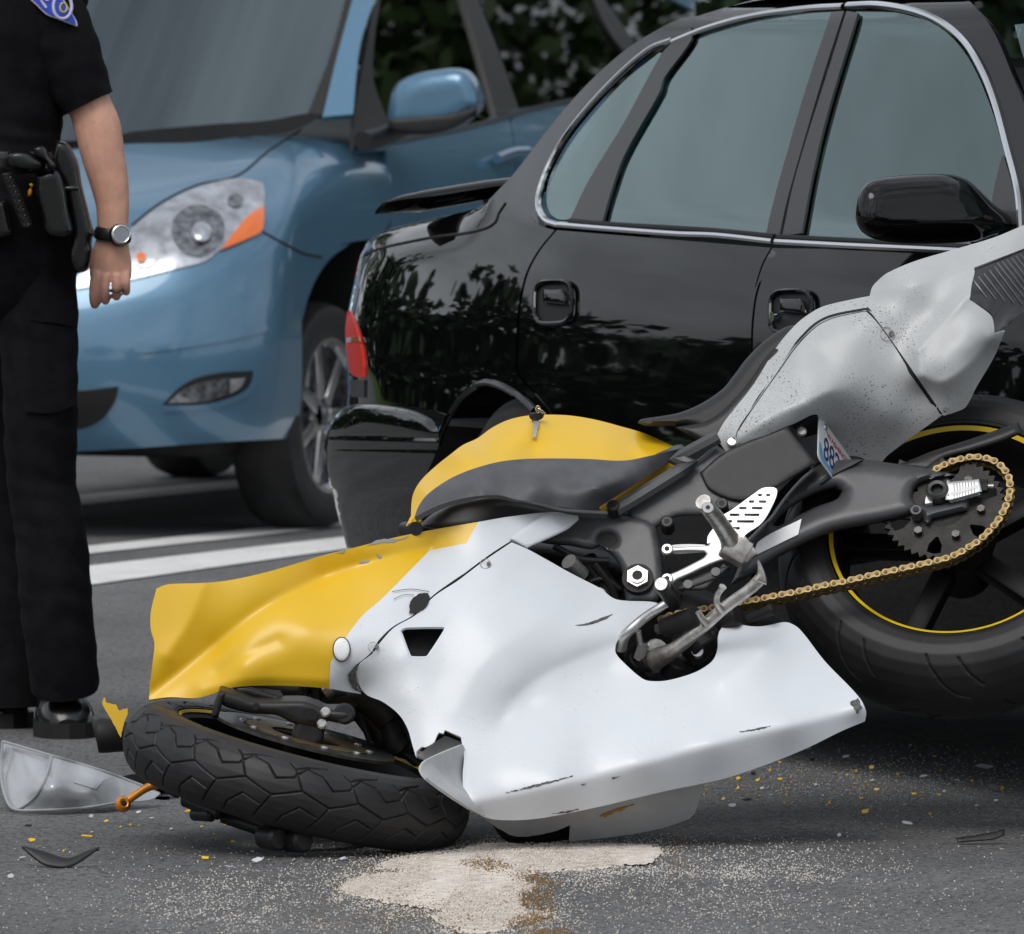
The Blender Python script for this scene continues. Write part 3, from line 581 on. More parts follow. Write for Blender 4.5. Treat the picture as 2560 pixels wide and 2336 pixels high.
# seams, hood edge
pxtube('hood_seam', Q1((740, 1262), (900, 1138), (1100, 1040), (1330, 985), (1500, 850), (1650, 752), (1800, 660)), V0, .000, .004, M['rubberseal'], van)
pxtube('bumper_seam', Q1((1470, 1300), (1600, 1370), (1700, 1420), (1800, 1440)), V0, .000, .004, M['rubberseal'], van)
hl = Q1((430, 1618), (440, 1545), (560, 1470), (735, 1282), (900, 1150), (1100, 1052), (1300, 1002), (1400, 1006), (1472, 1024), (1482, 1080), (1476, 1180), (1468, 1284), (1440, 1312), (1230, 1402), (1150, 1462), (1000, 1502), (750, 1562))
V4 = V_body(.006); V8 = V_body(.012)
head = patch('headlight', hl, V4, M['lampchrome'], van, step=9, thick=.01, sharp=60)
def circ(c, r, ry=None, n=22): return [(c[0]+r*math.cos(a), c[1]+(ry or r)*math.sin(a)) for a in np.linspace(0, 2*math.pi, n, endpoint=False)]
patch('lamp_bowl', circ(Q1((1110, 1290))[0], 68, 64), V8, M['lampdark'], head, step=8, thick=.004)
patch('lamp_ring', circ(Q1((1110, 1290))[0], 70, 66), V_body(.010), M['chrome'], head, step=8, thick=.004)
patch('lamp_bulb', circ(Q1((1130, 1300))[0], 26), V_body(.02), M['lampchrome'], head, step=6, thick=.01, h=.015, edge=22)
patch('lamp_bowl', circ(Q1((810, 1425))[0], 33), V8, M['lampchrome'], head, step=8, thick=.004)
patch('signal_bulb', circ(Q1((790, 1440))[0], 12), V_body(.02), M['amber'], head, step=5, thick=.008)
patch('lamp_bowl', circ(Q1((1320, 1120))[0], 20, 16), V8, M['lampdark'], head, step=6, thick=.004)
patch('side_marker', Q1((1238, 1398), (1320, 1290), (1400, 1200), (1479, 1152), (1472, 1284), (1440, 1312)), V_body(.010), M['amber'], head, step=8, thick=.006)
patch('lower_grille', [(-190, 960)]+Q4((430, 622), (665, 598), (640, 690), (560, 790), (430, 838))+[(-190, 1085)], V_body(.004), M['rubberseal'], van, step=14, thick=.004)
fog = patch('fog_light', Q4((912, 700), (1000, 610), (1100, 552), (1250, 520), (1418, 512), (1390, 600), (1310, 650), (1150, 692)), V_body(.004), M['black'], van, step=9, thick=.004)
patch('fog_lens', Q4((940, 690), (1030, 615), (1130, 575), (1280, 550), (1270, 640), (1150, 680)), V_body(.008), M['lampdark'], fog, step=9, thick=.003)
patch('fog_lens', Q4((1290, 555), (1375, 550), (1350, 600), (1285, 640)), V_body(.009), M['lampchrome'], fog, step=9, thick=.003)
patch('fog_surround', Q4((908, 705), (1150, 698), (1310, 656), (1400, 600), (1432, 510), (1450, 515), (1420, 620), (1320, 685), (1150, 725), (915, 740)), V_body(.008), VB, van, step=9, thick=.012)
patch('air_scoop_lip', Q4((760, 385), (1000, 350), (1300, 300), (1500, 262), (1500, 285), (1300, 335), (1000, 385), (760, 412)), V_body(.006), VB, van, step=10, thick=.01)
# windscreen, cowl, A-pillar
patch('windshield', [(-240, 345)]+Q1((330, 792), (700, 748), (1200, 702), (1500, 682), (1722, 642), (1850, 305), (1935, -10), (1990, -240), (-540, -240)), V_shield, M['windshield'], van, step=30, thick=.005)
patch('windshield_seal', Q1((1722, 642), (1850, 305), (1935, -10), (1990, -240), (2030, -240), (1975, -10), (1890, 305), (1800, 655)), lambda a, b: V_shield(a, b)-.004, M['rubberseal'], van, step=12, thick=.01)
patch('cowl', [(-190, 408), (-240, 345)]+Q1((330, 786), (700, 742), (1200, 696), (1500, 676), (1722, 636), (1802, 640), (1650, 728), (1400, 765), (1100, 805), (700, 818), (400, 848)), plane(500, 345, float(V_shield(500, 330))-.04, -.36, 0), M['black'], van, step=14, thick=.01)
patch('front_pillar', Q1((1806, 655), (1890, 305), (1975, -10), (2030, -240), (2200, -240))+Q2((310, -10), (225, 255), (185, 640)), lambda a, b: V_shield(a, b)-.004, VB, van, step=13, thick=.02)
# side
VS0 = V_side()
patch('front_door', Q2((200, 842), (330, 800), (880, 692), (1060, 640), (1100, 1000), (1112, 1700), (1112, 2280), (560, 2280), (500, 1800), (430, 1450), (395, 1240), (398, 1000), (370, 846)), VS0, VB, van, step=13, thick=.02)
patch('sliding_door', Q2((1068, 640), (1200, 602), (1545, 530), (2000, 440), (2200, 420), (2200, 2200), (1120, 2280), (1118, 1700), (1108, 1000)), VS0, VB, van, step=15, thick=.02)
patch('sail_panel', Q2((185, 838), (196, 640), (262, 255), (310, -10), (360, -160), (400, -160), (340, 0), (296, 400), (335, 560), (400, 720), (330, 800)), V_side(.005), M['black'], van, step=12, thick=.012)
patch('window', Q2((318, 780), (285, 450), (330, 0), (400, -200), (740, -200), (810, 0), (905, 330), (1000, 630), (880, 690), (400, 770)), V_side(-.008), M['vanglass'], van, step=16, thick=.005)
patch('door_pillar', Q2((740, -200), (800, -10), (900, 330), (985, 640), (1060, 632), (1110, 600), (1005, 300), (885, -10), (830, -200)), V_side(.004), M['trim'], van, step=13, thick=.012)
patch('window', Q2((840, -200), (892, -10), (1012, 300), (1112, 606), (1400, 562), (1740, 480), (1740, 330), (1620, 180), (1530, 0), (1440, -200)), V_side(-.008), M['vanglass'], van, step=16, thick=.005)
patch('door_pillar', Q2((1440, -200), (1530, -10), (1620, 180), (1745, 340), (1800, 300), (1660, 90), (1590, -10), (1500, -200)), V_side(.004), M['trim'], van, step=13, thick=.012)
patch('window', Q2((1505, -200), (1595, -10), (1665, 90), (1800, 300), (2100, 420), (2100, 60), (1880, -60), (1700, -200)), V_side(-.008), M['vanglass'], van, step=18, thick=.005)
patch('roof_rail', Q2((1700, -200), (1880, -55), (2100, 60), (2100, -200)), V_side(.0), VB, van, step=18, thick=.012)
patch('belt_trim', Q2((330, 792), (880, 684), (1200, 594), (1545, 522), (1900, 450), (1900, 468), (1545, 545), (1200, 618), (880, 710), (330, 816)), V_side(.006), M['trim'], van, step=12, thick=.008)
mv = patch('door_mirror', Q2((378, 690), (390, 560), (430, 470), (520, 420), (650, 392), (780, 386), (842, 430), (882, 520), (892, 585), (860, 640), (780, 700), (650, 742), (480, 745), (400, 730)), plane(1080, 245, float(V_side(.14)(1000, 300)), -.3, 0), VB, van, step=10, thick=.05, h=.05, edge=45, backdir=(.3, 1, 0))
patch('mirror_base', Q2((384, 668), (560, 655), (720, 640), (880, 598), (860, 645), (780, 704), (650, 748), (480, 752), (396, 736)), plane(1080, 245, float(V_side(.14)(1000, 300))-.058, -.3, 0), M['black'], mv, step=10, thick=.03, h=.01, edge=12)
pxtube('mirror_arm', Q2((240, 790), (330, 770), (450, 720)), V_side(.06), 0, .03, M['black'], van)
for a, b in (((990, 890), (1165, 850)), ((1215, 850), (1330, 815))):
    pxtube('door_handle', Q2(a, ((a[0]+b[0])/2, (a[1]+b[1])/2-14), b), V_side(.03), 0, .016, VB, van)
# wheels
def vwheel(name, u, v, sgn):
    c = VW(u, v, .338); ax = (sgn*VL[0], sgn*VL[1], 0)
    o = lathe(name, [(.03, .055), (.08, .06), (.085, .03), (.20, .02), (.205, .075), (.222, .09), (.228, .09), (.228, -.09), (.03, -.09)], c, ax, M['lampdark'], van, 48)
    lathe('tyre', [(.225, .085), (.25, .105), (.30, .108), (.325, .095), (.338, .06), (.340, 0), (.338, -.06), (.325, -.095), (.25, -.1), (.225, -.085)], c, ax, M['rubber'], o, 64)
    uu, vv, n = frame(ax)
    for k in range(7):
        a = 2*math.pi*k/7+.2; e = math.cos(a)*uu+math.sin(a)*vv; t = np.cross(n, e)
        b_, f_ = box_data(c+e*.135+n*.062, (e, t, n), (.085, .022, .012), .006); s_ = link('spoke', b_, f_, M['silver'], o); fixn(s_)
    lathe('rim_lip', [(.208, .07), (.222, .094), (.232, .094), (.235, .085)], c, ax, M['silver'], o, 48)
vwheel('front_wheel', 0, -.14, 1); vwheel('rear_wheel', -3.03, -1.80, -1); vwheel('rear_wheel', -3.03, -.14, 1); vwheel('front_wheel', 0, -1.80, -1)
av = ((VF[0], VF[1], 0), (VL[0], VL[1], 0), (0, 0, 1))
box('underbody', VW(-1.35, -.98, .33), av, (1.9, .78, .10), M['rubberseal'], van, .03)
box('engine_bay', VW(.15, -.98, .55), av, (.55, .68, .22), M['rubberseal'], van, .03)
box('cabin_floor', VW(-2.2, -.98, .7), av, (1.75, .85, .25), M['rubberseal'], van, .03)
tube('far_pillar', [VW(.05, -1.85, 1.14), VW(-.75, -1.62, 1.72), VW(-3.8, -1.62, 1.78)], .05, M['interior'], van)
link('roof', [VW(-.8, -.35, 1.78), VW(-.8, -1.6, 1.78), VW(-4, -1.6, 1.84), VW(-4, -.35, 1.84)]+[VW(-.8, -.35, 1.74), VW(-.8, -1.6, 1.74), VW(-4, -1.6, 1.8), VW(-4, -.35, 1.8)], [(0, 1, 2, 3), (7, 6, 5, 4), (0, 4, 5, 1), (1, 5, 6, 2), (2, 6, 7, 3), (3, 7, 4, 0)], VB, van, False)
box('tail_panel', VW(-4.0, -.98, .95), av, (.04, .85, .6), VB, van, .03)
box('dashboard', VW(-.35, -.98, 1.0), av, (.3, .82, .1), M['interior'], van, .05)
for v in (-.6, -1.4):
    st = box('seat_back', VW(-1.25, v, 1.05), ((VF[0], VF[1], .25), (VL[0], VL[1], 0), (-.25*VF[0], -.25*VF[1], 1)), (.07, .26, .33), M['interior'], van, .05); box('head_rest', VW(-1.36, v, 1.48), av, (.05, .14, .09), M['interior'], st, .04)
box('folded_map', VW(-.42, -.62, 1.125), ((.9, .35, 0), (-.35, .9, 0), (0, 0, 1)), (.10, .07, .022), M['plate'], None, .01)['label'] = 'pale folded paper lying on the minivan dashboard behind the windshield'
bpy.data.objects['folded_map']['category'] = 'paper'
# ------------------------------------------------------------------ motorcycle on its side
bike = empty('motorcycle', (.1, 13.6, 0), 'crashed white and yellow sport motorcycle lying on its right side', 'motorcycle')
FP = plane(700, 1900, 13.42, .15, .40); RP = plane(2385, 1320, 13.70, -.20, .80)
FO = tps(F(
 # yellow nose: top edge, valley, bulge, lip
 (308, 1160, -.035), (520, 1128, .004), (700, 1078, .008), (941, 1028, .0), (1085, 1009, -.02), (1138, 1017, -.05),
 (300, 1372, -.055), (420, 1272, -.030), (640, 1135, -.020), (846, 1083, -.012),
 (600, 1240, .035), (760, 1150, .022), (690, 1300, .036), (480, 1310, .012), (520, 1225, .015),
 (400, 1372, -.045), (527, 1352, -.022), (650, 1358, -.005), (298, 1240, -.045), (380, 1210, -.030),
 # white side
 (830, 1130, .02), (920, 1080, .005), (1004, 1066, .0), (1050, 1090, .0), (740, 1270, .045), (700, 1320, .02), (711, 1364, -.02),
 (860, 1180, .03), (950, 1120, .02), (1122, 1128, -.005), (1192, 1163, -.01), (1250, 1180, -.01), (1040, 1190, .045), (1150, 1210, .03), (940, 1220, .055), (800, 1300, .05), (790, 1370, .045), (830, 1440, .055), (740, 1345, .01),
 (860, 1340, .055), (870, 1250, .05), (950, 1300, .070), (1060, 1270, .066), (1150, 1250, .055), (1215, 1240, .045),
 (1000, 1350, .074), (1100, 1300, .062), (1040, 1385, .058), (1130, 1335, .050), (1000, 1430, .070), (1200, 1310, .045), (960, 1450, .075), (900, 1420, .065),
 (1100, 1430, .085), (1250, 1400, .085), (1400, 1360, .095), (1550, 1340, .10), (1660, 1350, .10), (1300, 1345, .072), (1420, 1300, .065), (1500, 1290, .085), (1560, 1262, .05), (1440, 1245, .03), (1550, 1238, .02),
 (940, 1540, .098), (935, 1578, .105), (1050, 1540, .115), (1100, 1546, .120), (1250, 1505, .130), (1400, 1464, .135), (1550, 1430, .135), (1690, 1395, .13), (1150, 1490, .105), (1400, 1420, .118), (1600, 1385, .12),
 (960, 1606, .07), (1000, 1612, .065), (1100, 1597, .075), (1250, 1570, .08), (1400, 1538, .09), (1550, 1492, .10), (1690, 1425, .11), (1705, 1400, .12)), 9e-4)
CREASES = [(F((296, 1368), (345, 1330), (420, 1272), (520, 1195), (640, 1135), (760, 1098), (846, 1083)), -.028, 36), (F((430, 1322), (480, 1290), (545, 1262)), -.011, 22), (F((400, 1150), (372, 1225), (330, 1290)), .012, 30),
 (F((930, 1580), (1100, 1546), (1250, 1508), (1400, 1466), (1550, 1430), (1692, 1394)), .018, 40), (F((985, 1420), (1020, 1370), (1080, 1325), (1150, 1293), (1215, 1268)), -.014, 48), (F((1420, 1335), (1490, 1290), (1562, 1244)), .014, 34), (F((640, 1340), (560, 1336), (470, 1340), (400, 1358)), .010, 26), (F((790, 1300), (850, 1230), (980, 1130)), .006, 40), (F((900, 1400), (960, 1300), (1100, 1200)), .006, 80)]
CREASES = [(spline(l_, 20, False), a_, w_) for l_, a_, w_ in CREASES]
def FX(a, b):
    a, b = np.broadcast_arrays(np.asarray(a, float), np.asarray(b, float)); q = np.stack([a.ravel(), b.ravel()], -1); o = FO(a, b)
    for l_, am, w_ in CREASES: d = pdist(q, l_, False); o = o+(am*np.exp(-np.sqrt(d*d+70)/w_)).reshape(a.shape)
    return o
def FD(off=0.): return lambda a, b: FP(a, b)-FX(a, b)-off
# upper fairing, yellow fading to a white edge along a painted boundary
up = F((308, 1159), (330, 1151), (400, 1148), (450, 1143), (520, 1128), (600, 1105), (700, 1078), (780, 1058), (870, 1040), (941, 1028), (1000, 1018), (1085, 1009), (1138, 1016), (1139, 1024), (1120, 1040), (1070, 1061))+Q5((1160, 1500), (1070, 1462), (900, 1575), (760, 1680), (625, 1768), (560, 1740), (520, 1752), (470, 1775))+R2((20, 20), (60, 60), (200, 40), (525, 2), (405, 72), (325, 150), (285, 215), (195, 290), (200, 380), (228, 446), (150, 432))+F((654, 1357), (598, 1352), (527, 1350), (457, 1354), (404, 1371), (380, 1375), (334, 1373), (293, 1378), (297, 1345), (301, 1300), (304, 1266), (297, 1240), (297, 1205))
up = F((308, 1159), (330, 1151), (400, 1148), (450, 1143), (520, 1128), (600, 1105), (700, 1078), (780, 1058), (870, 1040), (941, 1028), (1000, 1018), (1085, 1009), (1138, 1016), (1139, 1024), (1120, 1040), (1070, 1061))+Q5((1160, 1500), (1070, 1462), (900, 1575), (760, 1680), (634, 1766))+R2((525, 2), (405, 72), (325, 150), (285, 215), (195, 290), (203, 380), (228, 446), (150, 434))+F((654, 1357), (598, 1352), (527, 1350), (457, 1354), (404, 1371), (380, 1375), (334, 1373), (293, 1378), (297, 1345), (301, 1300), (304, 1266), (297, 1240), (297, 1205))
hole_b = F((806, 1207), (808, 1185), (826, 1169), (843, 1168), (846, 1178), (838, 1196), (822, 1206))
yel = F((200, 1000), (941, 1000), (941, 1030), (918, 1070), (846, 1084), (750, 1181), (716, 1210), (686, 1248), (669, 1276), (651, 1304), (648, 1360), (648, 1420), (200, 1420))
hole_b = [(a, b) for a, b in hole_b]
patch('upper_fairing', up, FD(), [M['white'], M['yellow']], bike, step=7, thick=.004, paint=[(yel, 1)], sharp=50)
side = Q5((1072, 1470), (1150, 1502), (1250, 1556), (1400, 1640), (1600, 1742))+R4((0, 975), (100, 1060), (200, 1080), (350, 1085), (430, 1095), (466, 1118), (330, 1215), (200, 1300), (132, 1390), (118, 1440), (122, 1485), (200, 1572), (330, 1680), (400, 1697), (520, 1690), (700, 1640), (800, 1590), (870, 1530), (900, 1450), (905, 1350), (930, 1290), (990, 1258), (1060, 1260), (1150, 1275), (1250, 1275), (1400, 1245), (1452, 1249))+R3((760, 84), (900, 262), (1090, 462), (1132, 545), (1125, 600), (1000, 652), (800, 750), (600, 832), (350, 917), (220, 947), (0, 992))+R2((1800, 1022), (1500, 1092), (1200, 1147), (1000, 1152), (910, 1132), (868, 1104), (890, 1080), (805, 1050), (799, 900), (806, 800), (790, 688), (745, 668), (700, 648), (690, 668), (665, 662), (650, 690), (640, 715), (612, 735), (590, 745), (570, 742), (540, 770), (538, 800), (520, 742), (490, 640), (440, 560), (350, 490), (262, 452), (222, 400), (208, 330), (216, 290), (296, 218), (338, 158), (416, 74), (536, 4))+Q5((640, 1772), (770, 1686), (910, 1580))
vent = R2((446, 96), (466, 80), (500, 74), (690, 72), (704, 78), (700, 96), (610, 235), (598, 246), (512, 246), (500, 238))
patch('side_fairing', side, FD(.003), M['white'], bike, step=9, thick=.005, holes=[vent], sharp=46)
# rolled lip round the vent, dark duct behind
q = np.array(vent+vent[:1]); c = q.mean(0)
q2 = spline(vent, 8, True, 60); tube('vent_lip', P(q2[:, 0], q2[:, 1], FD(-.001)(q2[:, 0], q2[:, 1])), .0035, M['white'], bike, segs=6, smoothn=0, closed=True)
patch('vent_duct', R2((420, 50), (730, 50), (640, 270), (470, 270)), FD(-.05), M['rubberseal'], bike, step=16, thick=.01)
# broken hole where the seam tore
patch('crack_hole', hole_b, FD(.0055), M['rubberseal'], bike, step=5, thick=.001, rag=1.2)
for a, b, w_ in (((772, 1165), (845, 1165), 1.2), ((775, 1180), (815, 1172), 1.), ):
    pxtube('crack', F(a, ((a[0]+b[0])/2, (a[1]+b[1])/2-5), b), FD(.004), 0, .0005*w_, M['scuff'], bike, segs=5)
# scuffs and scratches (thin flakes of bared plastic)
def flake(name, pts, depth, m, **kw): return patch(name, pts, depth, m, bike, step=5, thick=.0008, **kw)
flake('scuff', R2((205, 285), (218, 280), (205, 330), (208, 400), (228, 440), (190, 420), (165, 380), (160, 340), (180, 310)), FD(.0052), M['scuff'], rag=1.5)
flake('scuff', R2((1430, 62), (1500, 60), (1600, 25), (1640, 0), (1600, 12), (1500, 48)), FD(.0045), M['scuff'], rag=.8)
flake('scuff', R2((1630, 915), (1680, 910), (1640, 926)), FD(.0045), M['scuff'], rag=.8)
flake('scuff', R2((1460, 955), (1492, 950), (1470, 960)), FD(.0045), M['scuff'], rag=.6)
for pts in (Q5((260, 1490), (330, 1455), (440, 1450), (500, 1435), (480, 1450), (330, 1475)), Q5((90, 1530), (140, 1515), (130, 1532)), Q5((215, 1580), (275, 1568), (270, 1584), (225, 1592)), Q5((315, 1535), (345, 1545), (340, 1560), (325, 1556)), Q5((370, 1470), (420, 1455), (418, 1470))):
    flake('paint_chip', pts, FD(.0012), M['debrisgrey'], rag=1)
for pts in (R2((1040, 1000), (1200, 955), (1420, 905), (1300, 940), (1180, 972)), R3((420, 660), (520, 640), (600, 622), (520, 648)), R3((1040, 490), (1085, 470), (1110, 520), (1085, 560), (1060, 520)), R2((1300, 1120), (1450, 1092), (1400, 1108))): flake('scuff', pts, FD(.0042), M['scuff'], rag=1.6)
# seam edge lips (fairing seam is a real gap; a shadow strip behind it)
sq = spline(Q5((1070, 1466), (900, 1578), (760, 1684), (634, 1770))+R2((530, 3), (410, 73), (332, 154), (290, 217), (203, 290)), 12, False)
tube('seam_shadow', P(sq[:, 0], sq[:, 1], FD(-.007)(sq[:, 0], sq[:, 1])), .006, M['rubberseal'], bike, segs=6, smoothn=0)
# badge and quarter-turn fasteners
patch('blanking_cap', circ((854, 1624), 20, 29, 24), FD(.006), M['sticker'], bike, step=6, thick=.003, h=.003, edge=8)
q = spline(circ((854, 1624), 21.5, 30.5, 24), 6); tube('cap_gasket', P(q[:, 0], q[:, 1], FD(.005)(q[:, 0], q[:, 1])), 0.0008, M['rubberseal'], bike, segs=6, smoothn=0, closed=True)
def fastener(px, py, depth, r=10, n=(0, -1, .35)):
    c = P(px, py, float(depth(px, py))); n = np.array(n)/np.linalg.norm(n)
    o = cyl('fastener', c-n*.002, c+n*.004, r*.00036, M['darksteel'], bike, 14)
    u, v, _ = frame(n); ring = [c+n*.003+(u*math.cos(a)+v*math.sin(a))*r*.00085+v*r*.0006 for a in np.linspace(0, 2*math.pi, 18, endpoint=False)]
    tube('wire_ring', ring, .0007, M['steel'], o, segs=6, smoothn=0, closed=True)
fastener(942, 1619, FD(.004)); fastener(1222, 1411, FD(.004)); 
# facet of the white spear tip
patch('fairing_tip', Q5((1060, 1448), (1150, 1380), (1288, 1302), (1442, 1326), (1446, 1346), (1380, 1402), (1160, 1502)), lambda a, b: FD(.004)(a, b)+.0, M['white'], bike, step=8, thick=.004, h=.006, edge=10)
# torn scoop in front of the belly
SCD = tps(R2((566, 870, 13.20), (600, 815, 13.23), (690, 775, 13.30), (800, 730, 13.38), (830, 800, 13.40), (800, 900, 13.37), (830, 960, 13.37), (700, 900, 13.30), (900, 1085, 13.33), (930, 1130, 13.34), (890, 1120, 13.33), (800, 1062, 13.28), (700, 992, 13.23), (600, 917, 13.19), (640, 900, 13.235), (800, 1010, 13.30)), 1e-6)
patch('intake_scoop', R2((566, 870), (572, 842), (600, 815), (690, 775), (800, 730), (830, 800), (830, 960), (900, 1085), (930, 1130), (890, 1120), (800, 1062), (700, 992), (600, 917)), SCD, [M['greyin'], M['tailwhite']], bike, step=8, thick=.005, paint=[(R2((540, 800), (600, 830), (640, 850), (740, 960), (830, 1010), (960, 1060), (960, 1180), (500, 1180)), 1)])
patch('scoop_inside', R2((545, 790), (640, 720), (700, 680), (800, 720), (800, 745), (690, 785), (600, 822)), FD(-.045), M['greyin'], bike, step=8, thick=.004)
# underside of the belly pan: lit grey lower wall resting on the road
lowd = plane(1425, 2100, 13.50, .12, -.75)
patch('belly_pan', R2((880, 1112), (1000, 1150), (1200, 1145), (1500, 1090), (1800, 1020))+R3((0, 985), (225, 945), (205, 1020), (160, 1130), (80, 1168))+R2((1880, 1207), (1640, 1247), (1396, 1272), (1402, 1182), (1290, 1222), (1100, 1246), (1000, 1200), (930, 1150)), lambda a, b: np.maximum(lowd(a, b), 13.3), M['greyin'], bike, step=9, thick=.004, rag=.8)
flake('rust_stain', R2((1570, 1130), (1640, 1100), (1760, 1065), (1700, 1095), (1640, 1115), (1600, 1140)), lambda a, b: np.maximum(lowd(a, b), 13.3)-.003, M['stain'], rag=2)
patch('belly_gap_shade', R2((940, 1140), (1100, 1200), (1400, 1170), (1400, 1262), (1180, 1285), (1040, 1270)), lambda a, b: np.maximum(lowd(a, b), 13.3)+.04, M['black'], bike, step=12, thick=.01)  # black sheet standing for the shade in the gap below the belly pan
# fuel tank: yellow shell bulging back over the centreline
TD = tps(Q5((510, 1380, 13.62), (520, 1200, 13.72), (640, 1050, 13.80), (880, 890, 13.87), (1050, 785, 13.92), (1250, 755, 13.93), (1550, 785, 13.92), (1820, 860, 13.90), (2016, 945, 13.84),
 (640, 1150, 13.70), (800, 1000, 13.745), (900, 960, 13.78), (960, 980, 13.76), (1000, 900, 13.82), (1150, 880, 13.825), (1200, 960, 13.80), (1400, 900, 13.825), (1300, 990, 13.765), (1600, 930, 13.80), (1500, 990, 13.760), (1800, 950, 13.80), (1780, 1000, 13.775), (1900, 960, 13.80), (1020, 1015, 13.73), (800, 1080, 13.70), (600, 1200, 13.66), (540, 1330, 13.62), (860, 925, 13.815)), 1e-6)
tank = Q5((512, 1378), (510, 1300), (520, 1205), (560, 1130), (640, 1050), (740, 970), (800, 925), (880, 888), (960, 830), (1050, 786), (1150, 762), (1250, 755), (1400, 760), (1550, 785), (1700, 825), (1820, 860), (1920, 905), (2016, 948))+Q6((85, 942), (20, 975))+Q5((1900, 1000), (1780, 1022), (1500, 1022), (1300, 1020), (1150, 1024), (1020, 1036), (900, 1066), (800, 1100), (700, 1150), (610, 1220), (565, 1285), (545, 1345))
patch('fuel_tank', tank, lambda a, b: TD(a, b)+.012, M['yellow'], bike, step=9, thick=.006)
TC = tps(Q5((530, 1325, 13.60), (600, 1205, 13.645), (700, 1130, 13.675), (900, 1045, 13.715), (1150, 1003, 13.73), (1500, 1003, 13.735), (1700, 1012, 13.735), (2016, 945, 13.80), (700, 1200, 13.62), (900, 1120, 13.655), (900, 1185, 13.62), (1200, 1080, 13.675), (1200, 1160, 13.635), (1450, 1080, 13.69), (1400, 1180, 13.64), (1600, 1090, 13.675), (1700, 1060, 13.69), (1560, 1180, 13.635), (1800, 1060, 13.72), (1640, 1140, 13.66),
 (600, 1290, 13.60), (850, 1215, 13.625), (1000, 1205, 13.635), (1300, 1260, 13.645), (1480, 1285, 13.65), (1600, 1240, 13.70), (1900, 1050, 13.78), (2016, 975, 13.81)), 1e-6)
patch('tank_cover', Q5((528, 1330), (552, 1268), (598, 1205), (700, 1130), (800, 1080), (900, 1045), (1020, 1016), (1150, 1003), (1300, 1000), (1500, 1003), (1700, 1012), (1850, 985), (2016, 945))+Q6((116, 938), (60, 985))+Q5((1900, 1056), (1570, 1262), (1480, 1287), (1300, 1262), (1100, 1230), (1000, 1206), (850, 1215), (700, 1250), (600, 1292)), lambda a, b: TC(a, b)-.012, M['graphite'], bike, step=8, thick=.01)
pxtube('tank_flange', Q5((1575, 1292), (1750, 1180), (2016, 1012)), const(13.83), 0, .007, M['yellow'], bike, segs=6)
pxtube('tank_flange', Q5((512, 1392), (530, 1350), (560, 1330)), const(13.64), 0, .010, M['yellow'], bike, segs=6)
cyl('bar_clamp', P(1012, 1322, 13.70), P(1040, 1322, 13.62), .012, M['black'], bike)
# main frame spar and pivot plate
FR = plane(1500, 1380, 13.70, -.1, .55)
spar = Q5((555, 1385), (600, 1340), (650, 1305), (750, 1252), (900, 1222), (1030, 1216), (1200, 1248), (1350, 1285), (1490, 1298), (1700, 1310), (1830, 1332), (1882, 1378), (1900, 1450), (1916, 1550), (1924, 1680))+R4((485, 960), (462, 1045), (420, 1100), (200, 1100), (188, 1000), (182, 920), (158, 830), (98, 740), (0, 660))+Q5((1520, 1510), (1400, 1490), (1280, 1480), (1100, 1440), (900, 1400), (700, 1400))
patch('frame_spar', spar, FR, M['frame'], bike, step=8, thick=.05, h=.022, edge=20, backdir=(0, 1, 0), holes=[circ(Q5((1605, 1458))[0], 20, 15)])
patch('frame_bore', circ(Q5((1605, 1458))[0], 24, 19), lambda a, b: FR(a, b)-.012, M['rubberseal'], bike, step=8, thick=.004)
pc = P(*Q5((1780, 1672))[0], float(FR(*Q5((1780, 1672))[0]))-.036); pn = np.array((-.1, -1, .55)); pn /= np.linalg.norm(pn)
pv = cyl('pivot_recess', pc-pn*.01, pc+pn*.002, .027, M['rubberseal'], bike, 24)
cyl('pivot_nut', pc, pc+pn*.010, .020, M['steel'], pv, 6); lathe('pivot_washer', [(.009, .0), (.009, .013), (.014, .013), (.015, .0)], pc, pn, M['steel'], pv, 24); cyl('pivot_bore', pc+pn*.002, pc+pn*.0115, .009, M['rubberseal'], pv)
for a in ((1645, 1280), (1945, 1370)):
    c = P(*Q5(a)[0], float(FR(*Q5(a)[0]))-.03); b_ = cyl('frame_bolt', c-pn*.02, c+pn*.012, .012, M['black'], bike, 14, bev=.002); cyl('bolt_socket', c+pn*.010, c+pn*.0125, .006, M['rubberseal'], b_, 6)
cb = P(*Q5((1395, 1590))[0], 13.66); cyl('cable_clamp', cb-pn*.02+np.array((.02, 0, -.01)), cb+pn*.01, .014, M['alu'], bike)
# engine mass, radiator side, hoses seen through the gaps
patch('engine_block', F((640, 1360), (760, 1320), (860, 1200), (1000, 1080), (1130, 1080), (1260, 1120), (1330, 1150), (1440, 1190), (1560, 1240), (1560, 1360), (1400, 1400), (1150, 1420), (900, 1520), (830, 1480)), plane(1400, 1600, 13.80, .05, .2), M['engine'], bike, step=16, thick=.16, h=.05, edge=60, backdir=(0, 1, 0))
for k, (a, b, r) in enumerate((((1260, 1120), (1330, 1190), .02), ((1300, 1240), (1400, 1300), .03), ((1330, 1330), (1420, 1260), .022), ((1250, 1300), (1330, 1340), .026), ((1150, 1100), (1210, 1180), .02))):
    A_, B_ = F(a, b); cyl('engine_boss', P(*A_, 13.74), P(*B_, 13.72), r, M['engine'], bike, 14, bev=.004)
for pts, r in ((((1170, 1110), (1200, 1150), (1215, 1190), (1218, 1230)), .007), (((1150, 1150), (1190, 1140), (1220, 1160)), .005), (((1090, 1075), (1140, 1100), (1200, 1105)), .006)):
    pxtube('hose', F(*pts), const(13.70), 0, r, M['rubberseal'], bike, segs=8)
